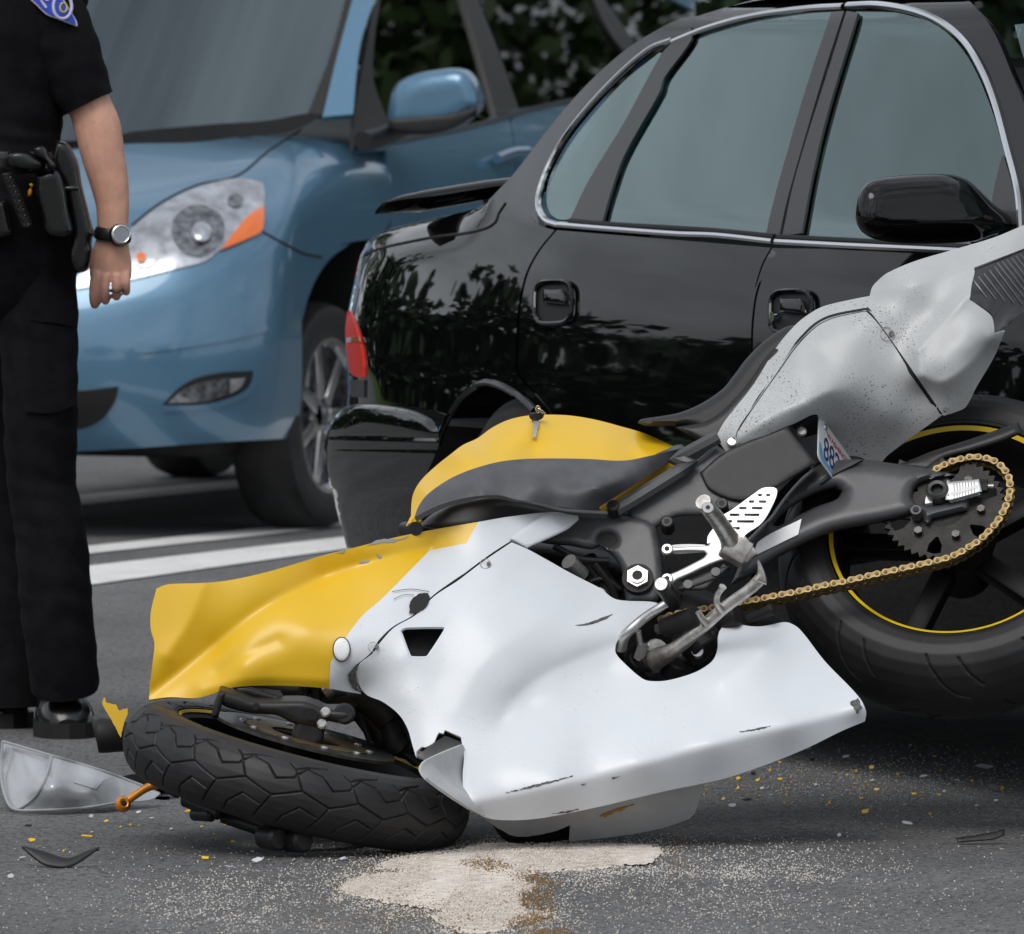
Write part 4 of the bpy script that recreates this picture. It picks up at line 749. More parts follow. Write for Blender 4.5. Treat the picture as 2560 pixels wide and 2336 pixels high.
# subframe rail and side cover
SB = plane(1750, 1200, 13.74, -.05, .45)
patch('side_cover', R4((140, 395), (760, 0))+Q6((290, 920), (345, 962), (690, 820), (850, 1025), (740, 1095), (640, 1190), (520, 1290), (400, 1310), (200, 1320), (60, 1330), (-60, 1400), (-140, 1360), (-190, 1330), (-220, 1250)), SB, M['frame'], bike, step=11, thick=.04, h=.010, edge=14, backdir=(0, 1, 0))
patch('subframe_cover', Q6((345, 962), (690, 820), (850, 1025), (740, 1095), (600, 1180), (440, 1240), (260, 1180), (200, 1080)), lambda a, b: SB(a, b)-.014, M['black'], bike, step=11, thick=.02, h=.004, edge=8)
railq = spline(R4((120, 385), (300, 280), (700, 30))+Q6((60, 1010), (300, 880)), 20, False)
tube('subframe_rail', P(railq[:, 0], railq[:, 1], SB(railq[:, 0], railq[:, 1])-.03), .013, M['frame'], bike, segs=8, smoothn=0)
for a in ((105, 365), (515, 490), (935, 350)):
    c = P(*R4(a)[0], float(SB(*R4(a)[0]))-.035); b_ = cyl('cover_bolt', c-pn*.02, c+pn*.010, .011, M['black'], bike, 14, bev=.002); cyl('bolt_socket', c+pn*.008, c+pn*.0105, .0055, M['rubberseal'], b_, 6)
# seat
seat = F((1257, 832), (1262, 826), (1300, 820), (1340, 812), (1380, 795), (1425, 765), (1450, 735), (1475, 702), (1510, 668), (1550, 643), (1580, 640), (1540, 720), (1500, 790), (1450, 850), (1420, 870), (1390, 862), (1370, 846), (1330, 838), (1275, 838))
patch('seat', seat, plane(1750, 1000, 13.86, -.1, .5), M['seat'], bike, step=9, thick=.12, h=.03, edge=26, backdir=(0, 1, -.05))
patch('seat_side', F((1330, 842), (1400, 825), (1460, 770), (1520, 690), (1545, 680), (1500, 790), (1430, 880), (1400, 878)), plane(1750, 1000, 13.83, -.1, .5), M['black'], bike, step=9, thick=.05, h=.012, edge=16, backdir=(0, 1, 0))
# tail: cowl and side panel
TL = plane(2100, 900, 13.85, .02, .42)
TO = tps(Q6((290, 880, .02), (345, 960, .015), (500, 590, .012), (630, 380, .0), (740, 250, -.012), (900, 146, -.02), (1050, 110, -.012), (1155, 90, -.005), (400, 870, .03), (640, 510, .028), (740, 370, .026), (940, 215, .018), (1140, 175, .028),
 (1250, 0, .005), (1450, -110, .0), (1650, -170, .0), (2016, -300, .0), (1400, 20, .035), (1720, 0, .040), (1500, 180, .034), (1350, 330, .026), (1600, 300, .060), (1740, 170, .060), (1840, 220, .052), (1560, 470, .062), (1700, 380, .066),
 (1440, 545, .030), (1570, 580, .036), (1840, 330, .040), (1460, 620, .004), (1560, 755, -.012), (1690, 712, -.02), (1860, 400, -.01),
 (900, 420, .040), (700, 640, .045), (1000, 620, .036), (580, 800, .052), (800, 720, .050), (1200, 560, .028), (1250, 760, -.01), (1300, 870, -.055), (1050, 900, -.085), (700, 840, .025), (900, 850, -.055)), 5e-5)
TCR = [(spline(l_, 12, False), a_, w_) for l_, a_, w_ in ((Q6((1425, 385), (1560, 240), (1720, 72)), .014, 26), (Q6((1440, 540), (1500, 565), (1570, 568), (1700, 480), (1845, 318)), .016, 30), (Q3((1180, 1640), (1400, 1590), (1735, 1500)), .010, 34), (Q6((430, 880), (620, 760), (780, 690), (930, 622)), .014, 34), (Q6((1420, 400), (1432, 470), (1440, 530)), .010, 20), (Q3((1200, 1590), (1230, 1600), (1180, 1650)), -.008, 20))]
def TDp(off=0.):
    def fn(a, b):
        a, b = np.broadcast_arrays(np.asarray(a, float), np.asarray(b, float)); q = np.stack([a.ravel(), b.ravel()], -1); o = TL(a, b)-TO(a, b)-off
        for l_, am, w_ in TCR: d = pdist(q, l_, False); o = o-(am*np.exp(-np.sqrt(d*d+6)/w_)).reshape(a.shape)
        return o
    return fn
cowl = Q6((290, 880), (340, 792), (500, 588), (630, 378), (738, 250), (830, 180), (900, 146), (1050, 110), (1152, 90))+Q3((1156, 1640), (1166, 1608), (1200, 1570), (1250, 1530), (1400, 1465), (1600, 1405), (1850, 1330), (2016, 1262), (2300, 1160), (2300, 1280), (2016, 1392), (1735, 1500), (1740, 1520), (1722, 1600), (1712, 1680), (1760, 1712), (1830, 1766))+Q6((1846, 240), (1852, 302), (1910, 285), (1850, 430), (1750, 600), (1690, 712), (1640, 738), (1566, 762), (1345, 440), (1230, 275), (1160, 185), (1140, 172), (1050, 186), (940, 212), (850, 258), (740, 366), (640, 506), (520, 680), (402, 862), (420, 928), (345, 962))
patch('tail_cowl', cowl, TDp(), M['tailwhite'], bike, step=8, thick=.004, sharp=55)
panel = Q6((408, 864), (526, 682), (646, 512), (746, 372), (854, 264), (944, 218), (1052, 192), (1138, 178), (1155, 192), (1225, 281), (1340, 446), (1558, 758), (1400, 872), (1250, 985), (1205, 1030), (1050, 1030), (950, 980), (880, 860), (862, 756), (830, 756), (740, 800), (692, 818), (530, 896), (424, 926))
patch('tail_side_panel', panel, TDp(-.003), M['tailwhite'], bike, step=8, thick=.004, sharp=55)
pq = spline(Q6((405, 866), (523, 681), (643, 509), (743, 369), (852, 261), (942, 215), (1140, 175), (1228, 278), (1342, 443), (1562, 760)), 10, False, 40)
tube('panel_gap', P(pq[:, 0], pq[:, 1], TDp(-.009)(pq[:, 0], pq[:, 1])), .0065, M['rubberseal'], bike, segs=6, smoothn=0)
fastener(2229, 836, TDp(.001), 14); fastener(2365, 1025, TDp(.001), 12)
tb = P(*Q6((380, 910))[0], float(TDp(.0)(*Q6((380, 910))[0]))); cyl('cowl_bolt', tb-pn*.004, tb+pn*.004, .009, M['steel'], bike, 14, bev=.002)
# ribbed smoked tail lamp
tlp = Q3((1738, 1502), (2016, 1394), (2300, 1285), (2400, 1500), (2200, 1792))+Q6((2016, 180), (1930, 255), (1856, 298), (1848, 240), (1832, 190), (1760, 140), (1714, 115))+Q3((1722, 1600))
lamp = patch('tail_lamp', tlp, TDp(-.006), M['smoked'], bike, step=12, thick=.02, sharp=55)
A0 = np.array(Q3((1738, 1520))[0]); A1 = np.array(Q3((2100, 1390))[0])
for k in range(15):
    s_ = A0+(A1-A0)*k/14; e_ = s_+np.array((70, 92))*(1 if k < 12 else .7)
    if k < 5: s_ = s_+np.array((-3+k*2, 22-4*k)); e_ = s_+np.array((34+9*k, 44+13*k))
    pxtube('lens_rib', [tuple(s_), tuple((s_+e_)/2), tuple(e_)], TDp(-.005), 0, .0016, M['smokedrib'], lamp, segs=5)
# number plate: hangs under the tail on its bracket
def unit(a): a = np.array(a, float); return a/np.linalg.norm(a)
PX, PY = unit((.472, .60, -.648)), unit((-.049, -.714, -.698)); PN = np.cross(PX, PY); PN *= -1 if PN[1] > 0 else 1
PO = P(2047, 1037, 13.815)
def text_mesh(s, size):
    cu = bpy.data.curves.new('lettering', 'FONT'); cu.body = s; cu.size = size; cu.extrude = .0003; o = bpy.data.objects.new('lettering', cu); COL.objects.link(o)
    bpy.context.view_layer.update(); me = bpy.data.meshes.new_from_object(o.evaluated_get(bpy.context.evaluated_depsgraph_get()))
    v = np.array([tuple(a.co) for a in me.vertices]); f_ = [tuple(p.vertices) for p in me.polygons]; bpy.data.objects.remove(o); bpy.data.curves.remove(cu); return v, f_
def on_plate(x, y, h=0.): return PO+PX*x+PY*y+PN*h
def rrect(w_, h_, r, n=5):
    out = []
    for cx, cy, a0 in ((r, r, 180), (w_-r, r, 270), (w_-r, h_-r, 0), (r, h_-r, 90)):
        for k in range(n+1): a = math.radians(a0+90*k/n); out.append((cx+r*math.cos(a), cy+r*math.sin(a)))
    return out
rr = rrect(.178, .102, .013); n_ = len(rr)
plate = link('license_plate', [on_plate(x, y, .001) for x, y in rr]+[on_plate(x, y, -.001) for x, y in rr], [tuple(range(n_)), tuple(range(n_, 2*n_))[::-1]]+[(i, i+n_, (i+1) % n_+n_, (i+1) % n_) for i in range(n_)], M['plate'], bike, False); fixn(plate)
plate['label'] = 'white plate lettered WASHINGTON in red with navy digits 882'
def plate_text(name, s, size, x0, y0, m, sx=1.):
    v, f_ = text_mesh(s, size); o = link(name, [on_plate(x0+a[0]*sx, y0-a[1], .0016+a[2]) for a in v], f_, m, plate, False); fixn(o)
plate_text('state_name', 'WASHINGTON', .0175, .030, .027, M['platered'], .88); plate_text('plate_number', '882', .074, .018, .084, M['plateblue'], .58)
link('plate_graphic', [on_plate(x, y, .0013) for x, y in ((.003, .062), (.008, .060), (.012, .066), (.018, .078), (.03, .086), (.07, .082), (.14, .088), (.14, .098), (.013, .098), (.005, .09))], [tuple(range(10))], M['platesky'], plate, False)
bc = on_plate(.022, .012); cyl('plate_bolt', bc, bc+PN*.004, .0065, M['chrome'], plate, 14, bev=.001)
patch('plate_bracket', Q6((735, 840), (800, 790), (868, 754), (872, 860), (800, 880), (770, 885)), lambda a, b: TDp(-.01)(a, b), M['black'], bike, step=8, thick=.01)
c = P(*Q6((770, 850))[0], float(TDp(.0)(*Q6((770, 850))[0]))); cyl('bracket_bolt', c-pn*.006, c+pn*.004, .009, M['steel'], bike, 14, bev=.002)
patch('undertail', Q6((690, 818), (860, 740), (900, 900), (960, 1000), (1100, 1040), (860, 1080)), lambda a, b: TDp(-.05)(a, b), M['greyin'], bike, step=10, thick=.01)
# swingarm
sw = Q6((1112, 1006), (1000, 1008), (900, 1022), (800, 1082), (725, 1155), (655, 1240), (590, 1330), (520, 1400), (430, 1500), (420, 1600), (380, 1700), (470, 1660), (640, 1548), (880, 1430), (1000, 1392), (1250, 1345), (1380, 1312), (1402, 1288), (1432, 1292), (1452, 1368), (1490, 1378), (1505, 1342), (1710, 1292), (1716, 1212), (1770, 1160), (1755, 1128), (1700, 1108), (1480, 1056), (1270, 1026))
swh = Q6((610, 1372), (660, 1310), (760, 1238), (880, 1182), (960, 1162), (994, 1186), (970, 1226), (850, 1272), (720, 1335), (640, 1382))
slot = Q6((1395, 1225), (1400, 1180), (1430, 1145), (1500, 1122), (1620, 1100), (1700, 1112), (1752, 1140), (1742, 1190), (1700, 1215), (1480, 1258), (1420, 1258))
def SWD(off=0.): return lambda a, b: RP(a, b)-off-.028*ss(-np.asarray(b, float), -1330, -1230)*0
arm = patch('swingarm', sw, SWD(), M['frame'], bike, step=8, thick=.07, h=.030, edge=36, holes=[swh, slot], backdir=(0, 1, -.1))
patch('axle_slot', slot, lambda a, b: SWD()(a, b)+.01, M['black'], arm, step=9, thick=.01)
patch('brace_edge', Q6((1112, 1006), (1050, 1040), (960, 1085), (900, 1125), (876, 1142), (880, 1120), (960, 1068), (1060, 1018)), lambda a, b: SWD(.034)(a, b), M['black'], arm, step=7, thick=.006)
rn = unit((-.2, -1, .8)); ru, rv, _ = frame(rn, (1, 0, 0))
def RPp(pt, off=0.): a, b = pt; return P(a, b, float(RP(a, b))-off)
ac = RPp(R5((905, 742))[0], .026)
blk = patch('axle_block', R5((965, 660), (978, 662), (986, 672), (1175, 652), (1186, 690), (1196, 735), (990, 792), (955, 788), (955, 720)), SWD(.034), M['whitealu'], arm, step=6, thick=.014, h=.003, edge=5, sharp=30)
for k in range(8):
    x_ = 1010+k*19; pxtube('block_groove', R5((x_, 668-k*1.5), (x_+4, 720-k*1.2), (x_+2, 780-k*4.5)), SWD(.0375), 0, .0009, M['greyin'], blk, segs=5)
patch('axle_block', R5((838, 742), (850, 736), (870, 806), (822, 814), (824, 786)), SWD(.026), M['whitealu'], arm, step=6, thick=.01)
axn = lathe('axle_nut', [(.011, -.03), (.011, .012), (.016, .014), (.020, .010), (.020, -.02)], ac, rn, M['darksteel'], bike, 28); cyl('axle_bore', ac-rn*.02, ac+rn*.002, .0112, M['rubberseal'], axn)
ab = RPp(R5((1190, 700))[0], .02); e_ = unit(RPp(R5((1230, 700))[0])-RPp(R5((1190, 700))[0])); cyl('adjuster_bolt', ab-e_*.01, ab+e_*.012, .012, M['darksteel'], bike, 6); cyl('adjuster_stud', ab+e_*.01, ab+e_*.022, .005, M['steel'], bike)
lug = RPp(R5((762, 858))[0], .034); cyl('arm_lug', lug-rn*.02, lug+rn*.002, .0095, M['frame'], bike, 18); cyl('lug_hole', lug, lug+rn*.0045, .005, M['rubberseal'], bike)
patch('warning_sticker', Q6((505, 1545), (530, 1465), (770, 1338), (752, 1425)), SWD(.033), M['sticker'], arm, step=8, thick=.001)
patch('rating_sticker', Q6((465, 1540), (475, 1485), (502, 1470), (490, 1555)), SWD(.032), M['debrisgrey'], arm, step=8, thick=.001)
patch('rear_hugger', Q6((1290, 1040), (1400, 1000), (1500, 960), (1750, 880), (1985, 796), (2006, 858), (1900, 905), (1720, 962), (1580, 1000), (1530, 1030), (1480, 1075)), lambda a, b: RP(a, b)+.005, M['black'], bike, step=9, thick=.012, h=.012, edge=18)
# ---- rear wheel
def tread_tyre(name, c, axis, prof, grooves, period, ref, parent, segs=900, gw=.0016, gd=.0035, a0=0.):
    """tyre of revolution with grooves cut as geometry; grooves are polylines (a = arc metres within one period, b = metres across the crown)"""
    pr = np.array(prof, float); L = np.r_[0, np.cumsum(np.linalg.norm(np.diff(pr, axis=0), axis=1))]
    t = np.linspace(0, L[-1], 190); R = np.interp(t, L, pr[:, 0]); Hh = np.interp(t, L, pr[:, 1])
    for _ in range(3): R[1:-1] = (R[:-2]+2*R[1:-1]+R[2:])/4; Hh[1:-1] = (Hh[:-2]+2*Hh[1:-1]+Hh[2:])/4
    b = np.r_[0, np.cumsum(np.hypot(np.diff(R), np.diff(Hh)))]; b -= b[np.argmin(abs(Hh))]
    Rm = R.max(); n = max(1, round(2*math.pi*Rm/period)); per = 2*math.pi*Rm/n; k = period/per
    th = np.arange(segs)*2*math.pi/segs; arc = (th*Rm) % per*k
    q = np.stack(np.broadcast_arrays(arc[:, None], b[None]), -1).reshape(-1, 2); dm = np.full(len(q), 1e9)
    for g in grooves:
        for sft in (-period, 0, period): dm = np.minimum(dm, pdist(q, np.array(g, float)+np.array((sft, 0)), False))
    dp = gd*np.clip(1.25-dm/gw, 0, 1); dp = dp.reshape(segs, len(R)); tR = np.gradient(R); tH = np.gradient(Hh); nn = np.hypot(tR, tH)+1e-9; nR, nH = -tH/nn, tR/nn
    sg = np.sign((nR*(R-R.mean()+.02)).sum()); nR *= sg; nH *= sg
    RR = R[None]-dp*nR[None]; HH = Hh[None]-dp*nH[None]; u, v, nx = frame(axis, ref)
    e = np.cos(th+a0)[:, None, None]*u+np.sin(th+a0)[:, None, None]*v
    V = np.array(c)+e*RR[..., None]+nx*HH[..., None]; m = len(R); V = V.reshape(-1, 3)
    i = np.arange(segs)[:, None]*m+np.arange(m-1)[None]; j = ((np.arange(segs)+1) % segs)[:, None]*m+np.arange(m-1)[None]
    Fc = np.stack([i, j, j+1, i+1], -1).reshape(-1, 4); o = link(name, V, Fc, M['rubber'], parent, True, None, 60); fixn(o); return o
RWC = P(2400, 1388, 13.84)
rimr = lathe('rear_wheel', [(.225, -.085), (.222, -.07), (.205, -.06), (.195, -.03), (.195, .03), (.205, .06), (.214, .072), (.222, .078), (.227, .086), (.231, .08)], RWC, rn, M['rimblack'], bike, 96)
prR = [(.222, .083), (.232, .088), (.25, .092), (.268, .090), (.285, .080), (.298, .064), (.308, .042), (.314, .02), (.316, 0)]
prR = prR+[(a, -b) for a, b in prR[::-1][1:]]
grR = [[(.02, .105), (.03, .085), (.055, .05), (.075, .03), (.10, .02)], [(.075, .03), (.062, .012), (.055, .0)], [(.085, .10), (.10, .075), (.125, .045), (.14, .035)], [(.125, .045), (.115, .02)],
       [(.02+.1, -.105), (.03+.1, -.085), (.055+.1, -.05), (.075+.1, -.03), (.10+.1, -.02)], [(.085+.1, -.10), (.10+.1, -.075), (.125+.1, -.045)]]
tread_tyre('tyre', RWC, rn, prR, grR, .20, (1, 0, 0), rimr, 800, .0022, .004, .35)
v, f_ = lathe_data([(.212, .0745), (.2185, .0795), (.2185, .0805), (.2115, .0755)], RWC, rn, 128, closed=True); o = link('rim_stripe', v, f_, M['stripe'], rimr); fixn(o)
lathe('hub', [(.02, -.07), (.05, -.06), (.055, .0), (.07, .05), (.06, .075), (.02, .078)], RWC, rn, M['rimblack'], rimr, 40)
for k in range(5):
    a = 2*math.pi*k/5+.5; e = math.cos(a)*ru+math.sin(a)*rv; t = np.cross(rn, e); v, f_ = box_data(RWC+e*.125+rn*.02, (e, t, rn), (.08, .020, .018), .008); o = link('spoke', v, f_, M['rimblack'], rimr); fixn(o)
# raised sidewall lettering strokes
for a1, txt in ((1.92, 'SPORT  RADIAL'), (1.15, 'TUBELESS')):
    pass
# sprocket
SPC = RPp((2360, 1273), .0)
def sprocket():
    N = 44; R = .1035; out = []
    for k in range(N*4):
        a = 2*math.pi*k/(N*4); r = R+(.0045 if k % 4 == 0 else -.0045 if k % 4 == 2 else 0); out.append((r*math.cos(a), r*math.sin(a)))
    hol = []
    for k in range(6):
        a = 2*math.pi*k/6+.3; hol.append([((.078+.016*y)*math.cos(a+x*.20*(1-.35*y)), (.078+.016*y)*math.sin(a+x*.20*(1-.35*y))) for x, y in ((-1, 1), (0, 1.15), (1, 1), (.75, 0), (.12, -1.1), (-.12, -1.1), (-.75, 0))])
    pts = [Vector(p) for p in out]; ed = [(i, (i+1) % len(out)) for i in range(len(out))]; n = len(out)
    for h_ in hol: pts += [Vector(p) for p in h_]; ed += [(n+i, n+(i+1) % len(h_)) for i in range(len(h_))]; n += len(h_)
    r = geometry.delaunay_2d_cdt(pts, ed, [], 0, 1e-6); q = np.array([tuple(a) for a in r[0]]); T = np.array(r[2]); c = q[T].mean(1); ok = inside(c, np.array(out))
    for h_ in hol: ok &= ~inside(c, np.array(h_))
    T = T[ok]; nv = len(q); V = [SPC+ru*a+rv*b+rn*.003 for a, b in q]+[SPC+ru*a+rv*b-rn*.003 for a, b in q]
    ec = {(t[k], t[(k+1) % 3]) for t in T for k in range(3)}; rim = [(b, a, a+nv, b+nv) for a, b in ec if (b, a) not in ec]
    o = link('sprocket', V, [tuple(t) for t in T]+[tuple(t[::-1]+nv) for t in T]+rim, M['engine'], bike, False); fixn(o)
    for k in range(6):
        a = 2*math.pi*k/6+.3+.52; e = ru*math.cos(a)+rv*math.sin(a); b_ = cyl('sprocket_bolt', SPC+e*.066, SPC+e*.066+rn*.014, .0075, M['darksteel'], o, 6)
    lathe('carrier', [(.03, -.03), (.052, -.025), (.055, .001), (.03, .004)], SPC, rn, M['rimblack'], o, 40)
sprocket()
# chain: plates are separate links laid along the run
run = R4((470, 1222), (545, 1194), (660, 1170), (790, 1146), (860, 1135), (1000, 1112), (1105, 1090), (1235, 1068), (1355, 1043), (1480, 1020))+R5((65, 1376), (175, 1350), (283, 1330), (387, 1306), (495, 1281), (605, 1257), (715, 1233), (825, 1208), (935, 1182), (990, 1165), (1045, 1141), (1100, 1108), (1155, 1075), (1205, 1035), (1248, 990), (1290, 945), (1318, 900), (1345, 850), (1365, 800), (1378, 750), (1381, 705), (1377, 660), (1366, 628), (1345, 595), (1318, 565), (1287, 542), (1252, 525), (1205, 514), (1160, 509), (1108, 512), (1052, 524), (1000, 539), (945, 562), (890, 592), (850, 612))
cq = spline(run, 3, False, 90)
CD = lambda a, b: RP(a, b)-.012-.0*a
cp = P(cq[:, 0], cq[:, 1], CD(cq[:, 0], cq[:, 1])); s_ = np.r_[0, np.cumsum(np.linalg.norm(np.diff(cp, axis=0), axis=1))]
nl = int(s_[-1]/.0150); si = np.arange(nl+1)*s_[-1]/nl; cpt = np.stack([np.interp(si, s_, cp[:, k]) for k in range(3)], -1)
chain = tube('chain', cpt-rn*.009, .0042, M['pin'], bike, segs=6, smoothn=0)
def plate_mesh(p, r, wst, th, m, nm):
    o_ = []
    for k in range(9): a = math.pi/2+math.pi*k/8; o_.append((-p/2+r*math.cos(a), r*math.sin(a)))
    o_.append((0, -wst))
    for k in range(9): a = -math.pi/2+math.pi*k/8; o_.append((p/2+r*math.cos(a), r*math.sin(a)))
    o_.append((0, wst)); n = len(o_); V = []; Fc = []
    for z0, z1 in ((0, th), (-.018, -.018+th)):
        b = len(V); V += [(x, y, z1) for x, y in o_]+[(x, y, z0) for x, y in o_]; Fc += [tuple(range(b, b+n)), tuple(range(b+n, b+2*n))[::-1]]+[(b+i, b+i+n, b+(i+1) % n+n, b+(i+1) % n) for i in range(n)]
    mi = [0]*len(Fc)
    for x in (-p/2, p/2):
        b = len(V)
        for z in (-.018, th+.0018): V += [(x+.0030*math.cos(2*math.pi*k/8), .0030*math.sin(2*math.pi*k/8), z) for k in range(8)]
        Fc += [tuple(range(b+8, b+16))]+[(b+k, b+(k+1) % 8, b+8+(k+1) % 8, b+8+k) for k in range(8)]; mi += [1]*9
    me = bpy.data.meshes.new(nm); me.from_pydata(V, [], Fc); me.materials.append(m); me.materials.append(M['pin']); me.polygons.foreach_set('material_index', mi); me.update(); return me
po_ = plate_mesh(.0152, .0068, .0048, .0022, M['gold'], 'outer_link'); pi_ = plate_mesh(.0152, .0060, .0043, .0022, M['golddark'], 'inner_link')
for i in range(nl):
    a, b = cpt[i], cpt[i+1]; e = unit(b-a); nz_ = unit(rn-e*(rn@e)); yv = np.cross(nz_, e); c = (a+b)/2+nz_*(.0 if i % 2 == 0 else -.0028)
    o = bpy.data.objects.new('chain_link', po_ if i % 2 == 0 else pi_); COL.objects.link(o); o.parent = chain
    o.matrix_basis = Matrix(((e[0], yv[0], nz_[0], c[0]), (e[1], yv[1], nz_[1], c[1]), (e[2], yv[2], nz_[2], c[2]), (0, 0, 0, 1)))
# ---- rearset, pegs, shifter, side stand
HG = plane(1900, 1400, 13.62, -.2, .5)
hb = patch('footrest_bracket', R4((470, 700), (480, 665), (520, 652), (570, 668), (700, 662), (830, 655), (825, 600), (860, 560), (980, 500), (1110, 570), (1080, 600), (1130, 640), (1140, 720), (1100, 760), (960, 765), (850, 800), (700, 870), (590, 920), (550, 950), (510, 955), (480, 930), (500, 895), (600, 850), (720, 790), (800, 745), (815, 718), (790, 702), (560, 705), (520, 735), (480, 730)), HG, M['whitealu'], bike, step=6, thick=.012, h=.003, edge=5, sharp=60)
slots = []
for y, x0, x1, w_ in ((270, 1213, 1240, 10), (270, 1275, 1303, 10), (320, 1143, 1180, 10), (320, 1220, 1272, 10), (370, 1068, 1122, 10), (370, 1165, 1245, 10), (421, 995, 1068, 10), (421, 1108, 1220, 10), (471, 960, 1010, 10), (472, 1050, 1180, 10), (525, 1000, 1070, 11)):
    slots.append(R4((x0-3, y), (x0, y-w_), (x1, y-w_), (x1+4, y), (x1-2, y+w_), (x0+2, y+w_)))
hg = patch('heel_guard', R4((820, 640), (830, 580), (880, 510), (920, 440), (1000, 390), (1180, 260), (1250, 216), (1340, 214), (1358, 240), (1330, 330), (1240, 480), (1130, 560), (1080, 600), (1000, 610), (920, 630)), lambda a, b: HG(a, b)-.004, M['whitealu'], bike, step=5, thick=.004, holes=slots, sharp=60)
patch('guard_backing', R4((1000, 560), (1060, 410), (1250, 260), (1320, 240), (1300, 330), (1220, 470), (1100, 560)), lambda a, b: HG(a, b)+.03, M['black'], bike, step=10, thick=.004)
pgq = [P(*R4((1010, 640))[0], 13.58), P(*R4((990, 600))[0], 13.565), P(*R4((900, 460))[0], 13.52), P(*R4((790, 320))[0], 13.47)]
peg = tube('foot_peg', pgq, [.020, .0165, .0145, .0138], M['steel'], bike, segs=12)
pt = P(*R4((826, 368))[0], 13.462); lathe('peg_bore', [(.004, .0), (.004, .004), (.009, .004), (.011, -.006)], pt, (0, -1, .2), M['alu'], peg, 16)
v, f_ = [], []
box('peg_clevis', P(*R4((1040, 690))[0], 13.575), (unit((.85, -.1, -.5)), unit((.2, -1, .3)), unit((.5, .1, .85))), (.022, .018, .020), M['steel'], bike, .005)
box('peg_clevis', P(*R4((1105, 690))[0], 13.57), (unit((.6, -.1, -.8)), unit((.2, -1, .3)), unit((.8, .1, .6))), (.020, .010, .014), M['steel'], bike, .005)
for a in ((515, 692), (515, 920)):
    c = P(*R4(a)[0], float(HG(*R4(a)[0]))-.003); b_ = cyl('bracket_bolt', c-pn*.01, c+pn*.006, .0105, M['alu'], bike, 16, bev=.002); cyl('bolt_socket', c+pn*.004, c+pn*.0066, .005, M['rubberseal'], b_, 6)
hp = patch('heel_plate', R4((580, 995), (640, 945), (800, 870), (900, 830), (1000, 810), (960, 860), (880, 930), (800, 995)), lambda a, b: HG(a, b)+.002, M['black'], bike, step=7, thick=.012, h=.004, edge=8)
for a in ((675, 957), (887, 862)):
    c = P(*R4(a)[0], float(HG(*R4(a)[0]))-.004); cyl('plate_stud', c-pn*.004, c+pn*.003, .008, M['frame'], hp, 14)
for x_ in (710, 760, 810): pxtube('plate_rib', R4((x_, 965-(x_-710)*.35), (x_+70, 935-(x_-710)*.35)), HG, .004, .002, M['frame'], hp, segs=6)
# gear lever
gl = [P(*R4(a)[0], d) for a, d in (((150, 1440), 13.56), ((170, 1380), 13.55), ((215, 1320), 13.54), ((330, 1220), 13.54), ((450, 1140), 13.53), ((560, 1075), 13.53))]
tube('gear_lever', gl, [.013, .011, .0088, .0085, .008, .008], M['alu'], bike, segs=10)
gp = [P(*R4(a)[0], d) for a, d in (((565, 1100), 13.54), ((545, 1050), 13.52), ((480, 960), 13.47))]
gpo = tube('lever_peg', gp, [.014, .015, .0145], M['black'], bike, segs=14); c0 = P(*R4((468, 950))[0], 13.462); cyl('peg_tip', P(*R4((476, 958))[0], 13.468), c0, .011, M['alu'], gpo)
# side stand
st_ = [P(*R4(a)[0], d) for a, d in (((380, 1560), 13.60), ((440, 1520), 13.58), ((560, 1460), 13.55), ((700, 1350), 13.53), ((820, 1250), 13.52), ((920, 1160), 13.51), ((1040, 1070), 13.50), ((1150, 990), 13.49), ((1225, 920), 13.485))]
stand = tube('side_stand', st_, [.022, .019, .0135, .0115, .0108, .0105, .0100, .0098, .011], M['steel'], bike, segs=12)
patch('stand_foot', R4((1175, 925), (1205, 880), (1210, 820), (1206, 785), (1216, 768), (1232, 790), (1262, 860), (1282, 940), (1275, 960), (1230, 945)), const(13.475), M['steel'], stand, step=5, thick=.02, h=.006, edge=8, backdir=(0, 1, 0))
tube('stand_tang', [P(*R4(a)[0], d) for a, d in (((930, 1150), 13.50), ((895, 1100), 13.485), ((900, 1040), 13.475), ((925, 1000), 13.47), ((942, 972), 13.465))], [.008, .0058, .0052, .0052, .0068], M['steel'], stand, segs=10)
tube('stand_tang', [P(*R4(a)[0], d) for a, d in (((810, 1255), 13.51), ((780, 1215), 13.50), ((752, 1165), 13.495))], [.008, .006, .0055], M['steel'], stand, segs=10)
tube('return_spring', [P(*R4(a)[0], d) for a, d in (((430, 1300), 13.56), ((490, 1285), 13.555))], [.0085, .0085], M['darksteel'], stand, segs=10)
tube('spring_sleeve', [P(*R4(a)[0], d) for a, d in (((490, 1288), 13.555), ((620, 1240), 13.535), ((740, 1192), 13.515))], [.0165, .0175, .0165], M['rubberseal'], stand, segs=14)
for a, b, r, m in (((300, 1560), (400, 1500), .028, 'engine'), ((400, 1500), (450, 1455), .022, 'steel'), ((220, 1580), (300, 1520), .02, 'engine'), ((620, 1510), (740, 1470), .012, 'steel'), ((180, 1490), (230, 1470), .016, 'engine'), ((540, 1660), (600, 1540), .02, 'engine'), ((330, 1640), (400, 1600), .016, 'engine'), ((640, 1320), (800, 1480), .03, 'engine'), ((900, 1230), (1060, 1180), .02, 'engine'), ((1130, 1240), (1330, 1140), .010, 'engine')):
    cyl('stand_mount', P(*R4(a)[0], 13.61), P(*R4(b)[0], 13.59), r, M[m], bike, 14, bev=.003)
c = P(*R4((318, 1470))[0], 13.58); b_ = cyl('mount_bolt', c+np.array((-.004, 0, -.012)), c+np.array((.004, -.01, .012)), .010, M['alu'], bike, 6); cyl('bolt_stud', c, c+np.array((-.006, -.01, .036)), .0055, M['steel'], b_)
